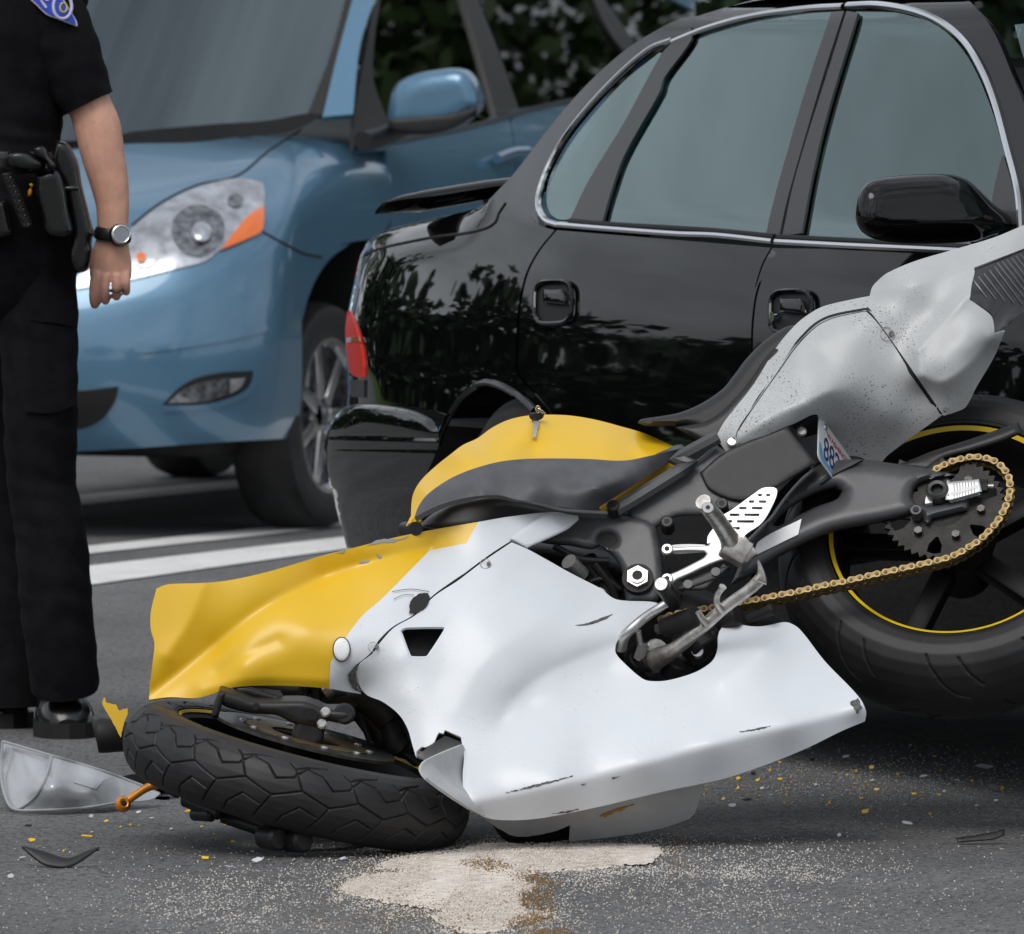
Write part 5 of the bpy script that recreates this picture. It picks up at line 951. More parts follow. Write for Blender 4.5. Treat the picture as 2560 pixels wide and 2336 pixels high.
c = P(*R4((745, 1470))[0], 13.575); lathe('switch_eye', [(.004, .0), (.004, .006), (.010, .006), (.011, -.01)], c, (0, -1, .3), M['alu'], bike, 16)
# ---- front wheel, brake, fork
fn_ = unit((.245, -.030, .965)); FWC = P(741, 1940, 13.50); fu, fv, _ = frame(fn_, (1, 0, 0))
rimf = lathe('front_wheel', [(.222, -.056), (.205, -.045), (.195, -.02), (.195, .02), (.205, .045), (.214, .050), (.220, .054), (.226, .060), (.230, .055)], FWC, fn_, M['rimblack'], bike, 96)
prF = [(.222, .058), (.232, .061), (.248, .0625), (.262, .060), (.276, .052), (.287, .041), (.294, .028), (.2985, .014), (.300, 0)]
prF = prF+[(a, -b) for a, b in prF[::-1][1:]]
z_ = 1/4290.
def tz(*pts):  # zoomed photo points of the tread -> (arc, across) metres
    out = []
    for x, y in pts: a = (x*.954+y*.299)*z_; b = -((-x*.299+y*.954)-690)*z_; out.append((a, b))
    return out
ph = tz((345, 800))[0][0]
gF = [tz((300, 560), (312, 640), (330, 720), (345, 800)), tz((345, 800), (525, 940)), tz((525, 940), (760, 930)), tz((525, 940), (400, 1060), (340, 1080)), tz((480, 610), (490, 700), (570, 830), (715, 825)), tz((210, 975), (310, 922), (430, 1000)), tz((400, 1060), (470, 1120), (620, 1200))]
gF = [[(a-ph, b) for a, b in g] for g in gF]; gF = gF+[[(a+.05, -b-.075) for a, b in g] for g in gF[4:6]]
tread_tyre('tyre', FWC, fn_, prF, gF, 435*z_, (1, 0, 0), rimf, 1500, .0016, .0034, -1.02)
v, f_ = lathe_data([(.214, .0515), (.2185, .0555), (.2185, .0565), (.2135, .0525)], FWC, fn_, 128, closed=True); o = link('rim_stripe', v, f_, M['stripe'], rimf); fixn(o)
lathe('hub', [(.012, -.06), (.03, -.055), (.035, .0), (.03, .055), (.012, .06)], FWC, fn_, M['rimblack'], rimf, 32)
for k in range(5):
    a = 2*math.pi*k/5+.2; e = math.cos(a)*fu+math.sin(a)*fv; v, f_ = box_data(FWC+e*.115, (e, np.cross(fn_, e), fn_), (.088, .016, .014), .006); o = link('spoke', v, f_, M['rimblack'], rimf); fixn(o)
for sg in (1, -1):
    dc = FWC+fn_*.066*sg
    dsk = lathe('brake_disc', [(.112, -.0025), (.155, -.0025), (.155, .0025), (.112, .0025)], dc, fn_, M['darksteel'], rimf, 96, closed=True)
    if sg > 0:
        car = lathe('disc_carrier', [(.06, -.001), (.106, -.001), (.106, .003), (.06, .003)], dc, fn_, M['gold'], bike, 64, closed=True)
        for k in range(10):
            a = 2*math.pi*k/10; e = math.cos(a)*fu+math.sin(a)*fv; cyl('disc_rivet', dc+e*.110-fn_*.003, dc+e*.110+fn_*.006, .007, M['alu'], car, 12, bev=.0015)
FK = const(13.44)
fk = patch('fork_lower', R6((280, 222), (300, 214), (450, 258), (530, 288), (640, 297), (885, 296), (960, 318), (1040, 352), (1130, 355), (1215, 360), (1232, 395), (1222, 440), (1150, 455), (1065, 440), (1040, 490), (960, 492), (830, 462), (700, 402), (600, 392), (520, 388), (330, 340), (285, 300)), FK, M['black'], bike, step=6, thick=.05, h=.014, edge=16, backdir=(.0, 1, .1))
patch('caliper_end', R6((225, 410), (240, 330), (282, 224), (335, 240), (310, 300), (275, 420), (250, 424)), const(13.43), M['black'], bike, step=6, thick=.03, h=.008, edge=10, backdir=(0, 1, .1))
patch('brake_caliper', R6((830, 470), (900, 330), (960, 318), (1045, 352), (1060, 440), (1040, 490), (1030, 580), (960, 640), (860, 610), (800, 560)), const(13.445), M['black'], bike, step=6, thick=.05, h=.014, edge=12, backdir=(0, 1, .1))
for a in ((1048, 382), (1022, 468)):
    c = P(*R6(a)[0], 13.422); cyl('caliper_bolt', c+np.array((0, .01, 0)), c+np.array((0, -.006, .002)), .0085, M['alu'], bike, 14, bev=.003)
c = P(*R6((948, 392))[0], 13.424); cyl('axle_clamp_hole', c+np.array((0, .004, 0)), c+np.array((0, -.001, 0)), .010, M['rubberseal'], bike)
c = P(*R6((548, 335))[0], 13.425); cyl('fork_hole', c+np.array((0, .004, 0)), c+np.array((0, -.001, 0)), .006, M['rubberseal'], bike)
c = P(*R6((1185, 400))[0], 13.44); cyl('axle_end', c+np.array((.0, .03, 0)), c+np.array((0, -.012, .004)), .018, M['black'], bike, 20, bev=.004)
for pts, r in ((((1150, 340), (1300, 330), (1420, 420), (1500, 560)), .028), (((1000, 300), (1150, 290), (1330, 320)), .022), (((450, 200), (600, 230), (760, 260), (900, 270)), .02)):
    pxtube('fork_tube', R6(*pts), const(13.62), 0, r, M['engine'], bike, segs=12)
for pts, r, m in ((((895, 190), (892, 280)), .010, 'black'), (((975, 190), (980, 285)), .010, 'black'), (((1290, 360), (1330, 480), (1370, 590)), .006, 'rubberseal'), (((1040, 240), (1090, 210)), .012, 'steel'), (((1500, 450), (1560, 600), (1600, 640)), .02, 'engine'), (((1300, 260), (1400, 300), (1520, 420)), .03, 'engine'), (((1530, 600), (1740, 770)), .008, 'black')):
    pxtube('steering_part', R6(*pts), const(13.60), 0, r, M[m], bike, segs=10)
patch('front_mudguard', R6((380, 200), (480, 190), (640, 240), (780, 275), (740, 300), (560, 282), (430, 250)), const(13.48), M['black'], bike, step=8, thick=.02, h=.008, edge=10)
patch('inner_fairing', R6((1100, 250), (1300, 270), (1480, 420), (1640, 600), (1700, 760), (1560, 700), (1450, 640), (1350, 560), (1240, 420)), const(13.68), M['engine'], bike, step=10, thick=.02)
c = P(*R6((1595, 575))[0], 13.60); lathe('horn', [(.004, .0), (.022, .004), (.027, .0), (.03, -.02)], c, (-.2, -1, .2), M['engine'], bike, 24)
# lower fork foot under the wheel and right caliper near the road
for a, b, r in (((20, 1000), (300, 1110), .020), ((90, 1110), (240, 1120), .018), ((300, 1120), (620, 1230), .020), ((600, 1270), (720, 1290), .034), ((760, 1290), (900, 1300), .034)):
    A_, B_ = R6(a, b); cyl('right_fork', P(*A_, 13.30 if a[0] > 500 else 13.38), P(*B_, 13.26 if a[0] > 500 else 13.34), r*.62, M['black'], bike, 16, bev=.005)
# yellow broken front-left fairing shard behind the tyre, bar end and clutch lever
patch('broken_panel', R1((570, 500), (585, 460), (595, 496), (650, 505), (665, 540), (712, 525), (715, 560), (695, 610), (676, 690), (640, 620)), plane(270, 1790, 13.72, .1, .2), [M['yellow']], bike, step=6, thick=.004, rag=.8)
be = tube('handlebar_end', [P(*R1(a)[0], 13.78) for a in ((536, 682), (548, 680), (590, 680), (700, 686), (800, 700))], [.020, .029, .030, .026, .026], M['rubberseal'], bike, segs=18)
lv = tube('brake_lever', [P(*R1(a)[0], 13.62) for a in ((690, 1060), (720, 1040), (800, 985), (850, 960), (900, 945), (980, 930))], [.0075, .0068, .0068, .0078, .009, .009], M['orange'], bike, segs=10)
c = P(*R1((690, 1062))[0], 13.615); lathe('lever_ball', [(.004, .007), (.008, .009), (.0130, .004), (.014, -.004), (.009, -.012), (.0, -.016)], c, (.2, -1, .3), M['orange'], lv, 20); cyl('lever_hole', c+np.array((0, -.004, .0)), c+np.array((.002, -.0098, .003)), .0042, M['rubberseal'], lv)
patch('lever_bracket', R1((850, 975), (900, 930), (1010, 960), (1000, 1035), (900, 985)), const(13.64), M['black'], bike, step=8, thick=.02, h=.006, edge=8)
# ---- key lying on the tank
KT = tr(1250, 980, .0992)
def KD(off): return lambda a, b: np.minimum(TD(a, np.maximum(b, 1049)), 13.93)-off
key = empty('ignition_key', tuple(P(1339, 1047, 13.86)), 'small silver key with black head and wire ring lying on the yellow fuel tank', 'key')
patch('key_head', KT((722, 575), (770, 535), (910, 510), (1100, 525), (1120, 560), (1080, 660), (1000, 710), (840, 720), (760, 680)), KD(.006), M['black'], key, step=4, thick=.006, h=.002, edge=5)
patch('key_blade', KT((832, 705), (980, 700), (975, 800), (955, 900), (930, 940), (940, 985), (915, 1040), (925, 1080), (900, 1130), (860, 1142), (815, 1110), (838, 1060), (828, 960), (838, 850)), KD(.004), M['whitealu'], key, step=4, thick=.003, sharp=70)
for cpx, r1, r2, tl_ in (((955, 440), 55, 85, 0), ((1020, 480), 140, 30, 30)):
    pts = []
    for a in np.linspace(0, 2*math.pi, 20, endpoint=False):
        x = r1*math.cos(a); y = r2*math.sin(a); t_ = math.radians(tl_); pts.append(KT((cpx[0]+x*math.cos(t_)-y*math.sin(t_), cpx[1]+x*math.sin(t_)+y*math.cos(t_)))[0])
    q = np.array(pts); tube('key_ring', P(q[:, 0], q[:, 1], 13.885+.01*np.sin(np.linspace(0, 6.28, 20))), .0011, M['silver'], key, segs=6, smoothn=0, closed=True)
# ------------------------------------------------------------------ police officer, cut by the frame
OD = 15.8
def OP(px, py, dd=0.): return P(px, py, OD+dd)
off = empty('person', tuple(P(120, 1840, 15.8)*np.array((1, 1, 0))), 'police officer in black short-sleeved uniform with wristwatch standing beside the blue minivan', 'person')
bod = MB()
def badd(pts, r, segs=14, flat=1., n=6, up=None):
    q = np.array([OP(*a) for a in pts]); rr = np.broadcast_to(np.asarray(r, float), (len(q),)); ff = np.broadcast_to(np.asarray(flat, float), (len(q),))
    c = curve3(np.c_[q, rr, ff], n); v, f_ = tube_data(c[:, :3], c[:, 3], segs, flat=c[:, 4], up=up); bod.add(v, f_)
badd([(60, -40), (120, 60), (175, 170), (222, 262), (243, 318), (258, 390), (272, 450), (281, 510), (282, 560), (283, 600)], [.05, .053, .050, .044, .0465, .043, .039, .0335, .0315, .031], flat=[1, 1, 1, 1, .95, .9, .85, .8, .75, .72], up=(1, 0, 0), segs=18)
badd([(283, 590), (279, 622), (277, 655), (277, 690), (277, 702)], [.030, .036, .0415, .042, .037], flat=[.72, .6, .5, .42, .36], up=(1, 0, 0), segs=18)
for pts, r in (([(240, 680, -.012), (235, 712, -.014), (234, 745, -.004), (237, 762, .014), (243, 752, .032)], [0.0112, .0108, .0106, .0100, .009]), ([(263, 688, -.016), (262, 720, -.018), (262, 744, -.006), (264, 752, .014), (268, 738, .03)], [0.0112, .0106, .0104, .0098, .009]),
               ([(290, 688, -.014), (291, 716, -.016), (291, 736, -.004), (291, 742, .014), (292, 728, .03)], [0.0110, .0104, .0102, .0097, .009]), ([(314, 682, -.008), (316, 708, -.010), (316, 726, .0), (315, 730, .014), (314, 716, .026)], [0.0100, .0094, .0092, .0088, .008]),
               ([(262, 632, .012), (245, 668, .03), (246, 700, .042), (258, 722, .042)], [.017, .0145, .013, .011])): badd(pts, [q_*.88 for q_ in r], 10)
badd([(0, 560, .03), (0, 300, .03), (0, 60, .03), (0, -120, .03), (0, -190, .03)], [.12, .10, .12, .13, .07], flat=.7, up=(1, 0, 0))
badd([(0, -150, .03), (-5, -240, .02), (-8, -280, .01)], [.06, .057, .055]); badd([(-8, -265, .0), (-12, -310, -.01), (-12, -390, -.01), (-8, -470, .0), (-4, -520, .01)], [.055, .075, .082, .078, .04], flat=1.15, up=(1, 0, 0))
badd([(-12, -345, -.07), (-12, -368, -.115), (-12, -390, -.10)], [.012, .015, .010])
bo = bod.build('body', M['skin'], off); rm = bo.modifiers.new('remesh', 'REMESH'); rm.mode = 'VOXEL'; rm.voxel_size = .003; rm.use_smooth_shade = True
sm = bo.modifiers.new('smooth', 'SMOOTH'); sm.factor = .5; sm.iterations = 2
def otube(name, pts, r, m, parent=off, flat=1., segs=28, up=(1, 0, 0), n=7, fold=0., cap=True):
    q = np.array([OP(*a) for a in pts]); rr = np.broadcast_to(np.asarray(r, float), (len(q),)); ff = np.broadcast_to(np.asarray(flat, float), (len(q),))
    c = curve3(np.c_[q, rr, ff], n); v, f_ = tube_data(c[:, :3], c[:, 3], segs, flat=c[:, 4], up=up, cap=cap); v = np.array(v)
    if fold:
        ctr = np.repeat(c[:, :3], segs, 0); k = np.tile(np.arange(segs), len(c)); s_ = np.repeat(np.arange(len(c)), segs)
        w_ = 1+fold*(np.sin(k*2*math.pi/segs*3+s_*.55)*np.sin(s_*.35+k*.3)+.6*np.sin(s_*1.1+k*2*math.pi/segs*2)); v = ctr+(v-ctr)*w_[:, None]
    return link(name, v, f_, m, parent)
hair = otube('hair', [(-8, -350, .035), (-10, -400, .025), (-8, -470, .015), (-4, -532, .015)], [.078, .088, .084, .04], M['hair'], flat=1.1)
shirt = otube('shirt', [(0, -190, .03), (0, -150, .03), (-5, -60, .03), (-6, 60, .03), (-8, 180, .03), (-10, 300, .03), (-10, 360, .03), (-8, 420, .03)], [.09, .185, .19, .165, .140, .132, .128, .130], M['fabric'], flat=[.7, .6, .65, .8, .88, .92, .95, .95], fold=.02)
slv = [(20, -110, .02), (65, -45, .0), (112, 45, -.005), (150, 115, -.005), (185, 190, -.005), (219, 260, -.005)]
otube('sleeve', slv, [.08, .088, .085, .077, .066, .055], M['fabric'], shirt, flat=[.9, .9, .9, .92, .95, .98], segs=32, fold=.018)
trs = otube('trousers', [(0, 405, .03), (2, 470, .03), (10, 560, .03), (20, 660, .03), (28, 740, .03), (30, 800, .04)], [.132, .140, .146, .140, .12, .07], M['fabric'], flat=[.95, .95, .95, .95, .9, .8], fold=.008)
otube('trouser_leg', [(78, 560, 0), (86, 690, 0), (95, 800, 0), (98, 900, 0), (100, 1000, 0), (102, 1100, .01), (105, 1200, .02), (116, 1276, .02), (127, 1347, .02), (136, 1459, .02), (143, 1536, .02), (156, 1640, .03), (163, 1722, .05)], [.095, .083, .080, .076, .074, .072, .068, .069, .071, .072, .071, .069, .068], M['fabric'], trs, segs=36, fold=.024)
otube('trouser_leg', [(-20, 560, .12), (-10, 800, .2), (5, 1000, .24), (20, 1250, .27), (32, 1500, .28), (40, 1765, .28)], [.10, .09, .082, .076, .074, .068], M['fabric'], trs, segs=30, fold=.024)
# cargo pocket flap on the thigh
def legd(off_): return lambda a, b: OD-.078+((np.asarray(a, float)-95)/1266)**2*6.5-off_
patch('pocket_flap', Q4((75, 105), (200, 95), (330, 100), (425, 125), (425, 255), (400, 262), (330, 245), (200, 232), (130, 215), (90, 190)), legd(.004), M['fabric'], trs, step=9, thick=.003)
patch('cargo_pocket', Q4((85, 215), (200, 240), (330, 252), (420, 268), (425, 700), (300, 745), (140, 740), (80, 500)), legd(.0), M['fabric'], trs, step=11, thick=.004)
belt = otube('duty_belt', [(-8, 378, .03), (-8, 384, .03), (-8, 428, .03), (-8, 434, .03)], [.130, .139, .141, .133], M['leather'], flat=.95, n=3)
G3 = tr(0, 320, .2609)
def gear(name, pts, d, m, h=.025, edge=14, th=.03): return patch(name, G3(*pts), const(d), M[m], off, step=6, thick=th, h=h, edge=edge, backdir=(0, 1, 0), sharp=70)
gear('holster', ((345, 440), (440, 415), (545, 405), (620, 560), (660, 800), (700, 1000), (640, 1050), (560, 1060), (440, 1010), (380, 820), (335, 640)), 15.66, 'leather')
gear('belt_pouch', ((530, 120), (640, 150), (700, 240), (745, 350), (772, 520), (800, 640), (835, 780), (870, 920), (912, 1030), (880, 1050), (870, 1120), (882, 1180), (840, 1360), (720, 1400), (660, 1250), (690, 1000), (640, 700), (600, 540), (500, 330)), 15.70, 'leather')
gear('pouch_clip', ((600, 560), (740, 560), (755, 600), (620, 612)), 15.675, 'leather', .006, 6, .01)
gear('radio_case', ((70, 240), (130, 215), (220, 215), (300, 245), (420, 320), (435, 370), (380, 410), (280, 425), (130, 400), (75, 330)), 15.64, 'leather', .03, 16)
gear('radio_knob', ((310, 190), (380, 165), (440, 210), (470, 280), (530, 350), (520, 410), (470, 400), (430, 330), (340, 270)), 15.63, 'leather', .02, 10)
gear('magazine_pouch', ((-200, 640), (0, 690), (60, 680), (130, 1030), (40, 1060), (-200, 1060)), 15.66, 'leather')
gear('key_tag', ((268, 600), (300, 572), (304, 640), (266, 660)), 15.645, 'orange', .003, 4, .004); gear('key_tag', ((278, 540), (300, 528), (318, 548), (300, 572)), 15.645, 'stripe', .003, 4, .004)
cq_ = []
for k in range(150):
    t = k/149; x, y = 70+190*t, 440+500*t; a = k*.75; px, py = G3((x+38*math.cos(a), y+10*math.sin(a)))[0]; cq_.append(P(px, py, 15.625-.022*math.sin(a)))
tube('coiled_cord', cq_, .0045, M['black'], off, segs=6, smoothn=0)
# watch and ring
wq = [OP(282+33*math.cos(a)*1.28, 586+6*math.cos(a)+4*math.sin(a), -.026*math.sin(a)*1.25) for a in np.linspace(0, 2*math.pi, 30, endpoint=False)]
watch = tube('wristwatch', wq, .0125, M['black'], off, segs=10, smoothn=0, closed=True, flat=.3, up=(0, 0, 1))
wcn = OP(300, 588, -.030); wn = unit((.30, -1, .12))
lathe('watch_case', [(0, .010), (.0185, .010), (.0215, .006), (.0225, -.002), (.0215, -.012)], wcn, wn, M['black'], watch, 32); lathe('watch_bezel', [(.0145, .0112), (.0165, .0125), (.0195, .0112), (.0200, .009)], wcn, wn, M['silver'], watch, 36); lathe('watch_face', [(0, .0115), (.0150, .0115)], wcn, wn, M['gauge'], watch, 32)
rq = [OP(291+16.5*math.cos(a), 727+2*math.sin(a), -.011-.0135*math.sin(a)) for a in np.linspace(0, 2*math.pi, 20, endpoint=False)]
tube('finger_ring', rq, .0026, M['darksteel'], off, segs=8, smoothn=0, closed=True)
# shoulder patch traced onto the sleeve
sa = [OP(*a) for a in slv]; srr = [.08, .088, .085, .077, .066, .055]
def sleeve_g(o_):
    def g(p):
        out = np.full(p.shape[:-1], 1e9)
        for i in range(len(sa)-1):
            ab = sa[i+1]-sa[i]; t = np.clip(((p-sa[i])@ab)/(ab@ab), 0, 1); d = np.linalg.norm(p-(sa[i]+t[..., None]*ab), axis=-1)-(srr[i]*(1-t)+srr[i+1]*t)
            out = np.minimum(out, d)
        return out-o_
    return root(g, 15.5, 15.9, 40)
E2 = tr(0, 0, .12897)
emb = patch('shoulder_patch', E2((590, 0), (700, 100), (900, 285), (1050, 350), (1250, 425), (1500, 515), (1503, 470), (1480, 400), (1380, 230), (1240, 0), (1000, -300), (600, -300), (450, -150)), sleeve_g(.004), M['patchwhite'], off, step=5, thick=.002, sharp=60)
patch('patch_field', E2((640, 0), (720, 75), (910, 255), (1060, 322), (1250, 395), (1470, 485), (1455, 400), (1360, 235), (1215, 0), (980, -270), (620, -270), (500, -150)), sleeve_g(.0065), M['patchblue'], emb, step=5, thick=.001, sharp=60)
def ringpatch(name, c, r0, r1, m, o_):
    a = np.linspace(0, 2*math.pi, 30, endpoint=False); q = np.array(E2(*[(c[0]+(r0+r1)/2*math.cos(t)*.75, c[1]+(r0+r1)/2*math.sin(t)) for t in a]))
    tube(name, P(q[:, 0], q[:, 1], sleeve_g(o_)(q[:, 0], q[:, 1])), (r1-r0)/2*.129/1266, M[m], emb, segs=6, smoothn=0, closed=True)
ringpatch('emblem_ring', (1210, 130), 205, 270, 'patchwhite', .0065); ringpatch('emblem_seal', (1230, 150), 70, 110, 'hiviz', .0065)
patch('emblem_letter', E2((770, 0), (810, 0), (915, 130), (905, 165), (870, 150)), sleeve_g(.009), M['patchwhite'], emb, step=4, thick=.001)
patch('emblem_letter', E2((860, -10), (960, -40), (950, 15), (900, 25)), sleeve_g(.009), M['patchwhite'], emb, step=4, thick=.001)
# shoes
def shoe(px, py, rot):
    d = FPX*H/(py-YH); c = P(px, py, d); c[2] = 0; cr_, sr_ = math.cos(rot), math.sin(rot)
    def W(x, y, z): return c+np.array((x*cr_-y*sr_, x*sr_+y*cr_, z))
    plan = [(0, -.01), (.028, 0), (.048, .03), (.056, .075), (.052, .13), (.040, .19), (.040, .26), (.030, .295), (0, .305), (-.030, .295), (-.040, .26), (-.042, .19), (-.052, .13), (-.056, .075), (-.046, .03), (-.026, 0)]; n = len(plan)
    V = [W(x*1.15, y, z) for z in (.0, .030) for x, y in plan]; sh = link('shoe', V, [tuple(range(n))[::-1], tuple(range(n, 2*n))]+[(i, (i+1) % n, (i+1) % n+n, i+n) for i in range(n)], M['rubberseal'], off, False); fixn(sh)
    secs = [(.002, .018, .008, .034), (.012, .034, .022, .036), (.045, .046, .036, .04), (.09, .050, .046, .045), (.13, .048, .060, .05), (.17, .044, .072, .055), (.21, .043, .080, .06), (.26, .041, .08, .06), (.295, .03, .07, .06)]
    V = []; m = 16
    for y, w_, h_, _ in secs:
        for k in range(m):
            a = math.pi*k/(m-1); V.append(W(w_*1.12*math.cos(a), y, 0.028+h_*1.35*math.sin(a)**.8))
    Fc = [(i*m+k, i*m+k+1, (i+1)*m+k+1, (i+1)*m+k) for i in range(len(secs)-1) for k in range(m-1)]+[tuple(range(m))]
    u_ = link('shoe_upper', V, Fc, M['leather'], sh); fixn(u_)
    tube('toe_seam', [W(w_*1.14*math.cos(a), .075+.03*math.sin(a), 0.03+.062*math.sin(a)) for w_, a in [(.049, t) for t in np.linspace(.15, math.pi-.15, 14)]], .0022, M['leather'], sh, segs=6, smoothn=0)
    for k in range(3): tube('shoe_lace', [W(-.02, .125+k*.024, 0.118+k*.016), W(0, .12+k*.024, 0.122+k*.016), W(.02, .125+k*.024, 0.118+k*.016)], .003, M['black'], sh, segs=6)
shoe(172, 1848, math.radians(8)); shoe(30, 1822, math.radians(20))
# ------------------------------------------------------------------ debris on the road
G0 = ground(.0)
ws = empty('broken_windscreen', tuple(P(300, 2026, 14.17)*np.array((1, 1, 0))), 'clear plastic motorcycle windscreen torn off and lying on the asphalt', 'windscreen')
WD = tps(R1((15, 712, 14.32), (130, 745, 14.26), (250, 780, 14.20), (430, 835, 14.22), (680, 915, 14.24), (900, 1000, 14.24), (700, 1050, 14.16), (450, 1085, 14.10), (200, 1098, 14.09), (90, 1095, 14.10), (40, 1050, 14.14), (15, 960, 14.22), (5, 850, 14.30), (300, 950, 14.06), (150, 950, 14.12), (500, 980, 14.10)), 1e-6)
patch('screen_shell', R1((255, 782), (430, 832), (560, 872), (680, 915), (800, 960), (900, 1000), (850, 1035), (700, 1052), (450, 1085), (200, 1098), (95, 1096), (150, 1062), (205, 1010), (245, 940), (275, 860), (288, 800)), WD, M['clear'], ws, step=9, thick=.003)
patch('screen_front', R1((15, 712), (130, 745), (255, 782), (288, 800), (275, 860), (245, 940), (205, 1010), (150, 1062), (92, 1096), (55, 1075), (25, 1010), (8, 930), (5, 820)), lambda a, b: WD(a, b)+.02, M['clear'], ws, step=9, thick=.003)
for pts in (R1((15, 712), (130, 745), (255, 782), (430, 832), (560, 872), (680, 915), (800, 960)), R1((288, 796), (275, 860), (245, 940), (205, 1010), (150, 1062), (92, 1096)), R1((15, 714), (5, 820), (8, 930), (25, 1010), (55, 1075), (92, 1096), (200, 1098), (450, 1085), (700, 1050))):
    q = spline(pts, 10, False); tube('screen_edge', P(q[:, 0], q[:, 1], WD(q[:, 0], q[:, 1])-.003), .0024, M['debrisgrey'], ws, segs=6, smoothn=0)
st = patch('etched_label', R1((415, 940), (455, 880), (585, 925), (540, 980)), lambda a, b: WD(a, b)-.004, M['clear'], ws, step=9, thick=.001)
patch('black_shard', R1((680, 910), (760, 895), (870, 930), (1000, 1030), (900, 1040), (780, 1000)), lambda a, b: G0(a, np.maximum(b, 1985))-.0, M['black'], None, step=8, thick=.004)
props(bpy.data.objects['black_shard'], 'flat black plastic shard lying between the clear windscreen and the front tyre', 'shard')
o = patch('curved_shard', R1((118, 1298), (150, 1335), (230, 1398), (290, 1418), (380, 1421), (450, 1390), (520, 1340), (562, 1304), (540, 1306), (480, 1326), (390, 1362), (340, 1356), (250, 1326), (160, 1302)), plane(150, 2166, 13.08, .05, .9), M['black'], None, step=6, thick=.006, h=.006, edge=12)
props(o, 'curved black plastic shard with upturned ends lying alone on the asphalt', 'shard')
o = patch('bent_shard', R3((1632, 1252), (1700, 1243), (1800, 1226), (1865, 1214), (1880, 1206), (1908, 1208), (1908, 1238), (1850, 1262), (1740, 1272), (1645, 1281)), plane(2450, 2106, 13.5, .02, .9), M['black'], None, step=6, thick=.006, h=.004, edge=8)
props(o, 'bent black plastic strip lying on the asphalt right of the spilled absorbent', 'shard')
CH = {'y': ('yellow_chip', M['yellow'], 'yellow painted plastic chip'), 'w': ('white_chip', M['plate'], 'white plastic chip'), 'k': ('black_chip', M['black'], 'black plastic chip'), 'g': ('grey_chip', M['debrisgrey'], 'grey plastic chip')}
def chip(col, px, py, L, W_, where, grp, tilt=.25):
    nm, m, lab = CH[col]; d = FPX*H/(py-YH); s_ = d/FPX; n = random.randint(4, 6); c = P(px, py, d); c[2] = .0015+W_*s_*.35
    a0 = random.uniform(0, 6); rot = Matrix.Rotation(random.uniform(-.5, .5), 3, 'Z') @ Matrix.Rotation(random.uniform(.5, 1.2), 3, 'X') @ Matrix.Rotation(random.uniform(-tilt, tilt), 3, 'Y')
    pts = [(L*.9*s_/2*math.cos(a0+6.283*k/n)*random.uniform(.7, 1.1), W_*.8*s_*math.sin(a0+6.283*k/n)*random.uniform(.6, 1.2)) for k in range(n)]
    V = [c+np.array(rot @ Vector((x, y+.15*W_*s_*math.sin(x*500), z))) for z in (.001, -.001) for x, y in pts]; lo = min(v[2] for v in V); V = [v-np.array((0, 0, lo-.001)) for v in V]
    o = link(nm, V, [tuple(range(n)), tuple(range(n, 2*n))[::-1]]+[(i, i+n, (i+1) % n+n, (i+1) % n) for i in range(n)], m, None, False); fixn(o); props(o, lab+' '+where, 'plastic chip', grp)
WL, GL_ = 'scattered on the asphalt beside the front tyre', 'chips by the front tyre'; WR, GR = 'scattered on the asphalt behind the white belly fairing', 'chips behind the belly fairing'
for c_, x, y, L, W_ in (('y', 178, 1280, 26, 12), ('y', 485, 1254, 50, 6), ('y', 595, 1170, 14, 5), ('y', 675, 1200, 9, 4), ('y', 728, 1190, 10, 4), ('y', 1130, 1200, 11, 5), ('y', 1265, 1188, 12, 6), ('y', 1150, 1377, 30, 6), ('y', 355, 1335, 9, 5), ('y', 1050, 1112, 20, 5), ('y', 1200, 1240, 8, 4), ('y', 1300, 1283, 12, 4), ('y', 775, 1192, 9, 3),
                       ('w', 60, 1482, 22, 8), ('w', 510, 1143, 16, 6), ('w', 515, 1228, 10, 4), ('w', 778, 1120, 18, 4), ('w', 958, 1212, 12, 4), ('w', 60, 632, 26, 8), ('k', 160, 1192, 28, 6), ('w', 850, 1150, 14, 3), ('g', 130, 1375, 24, 6), ('g', 1280, 1424, 40, 4)):
    X, Y = R1((x, y))[0]; chip(c_, X, Y, L, W_, WL, GL_)
for c_, x, y, L, W_, in (('w', 1440, 1395, 40, 9), ('w', 1920, 1382, 26, 8), ('w', 1520, 1310, 10, 9)):
    X, Y = R1((x, y))[0]; chip(c_, X, Y, L, W_, WL, GL_)
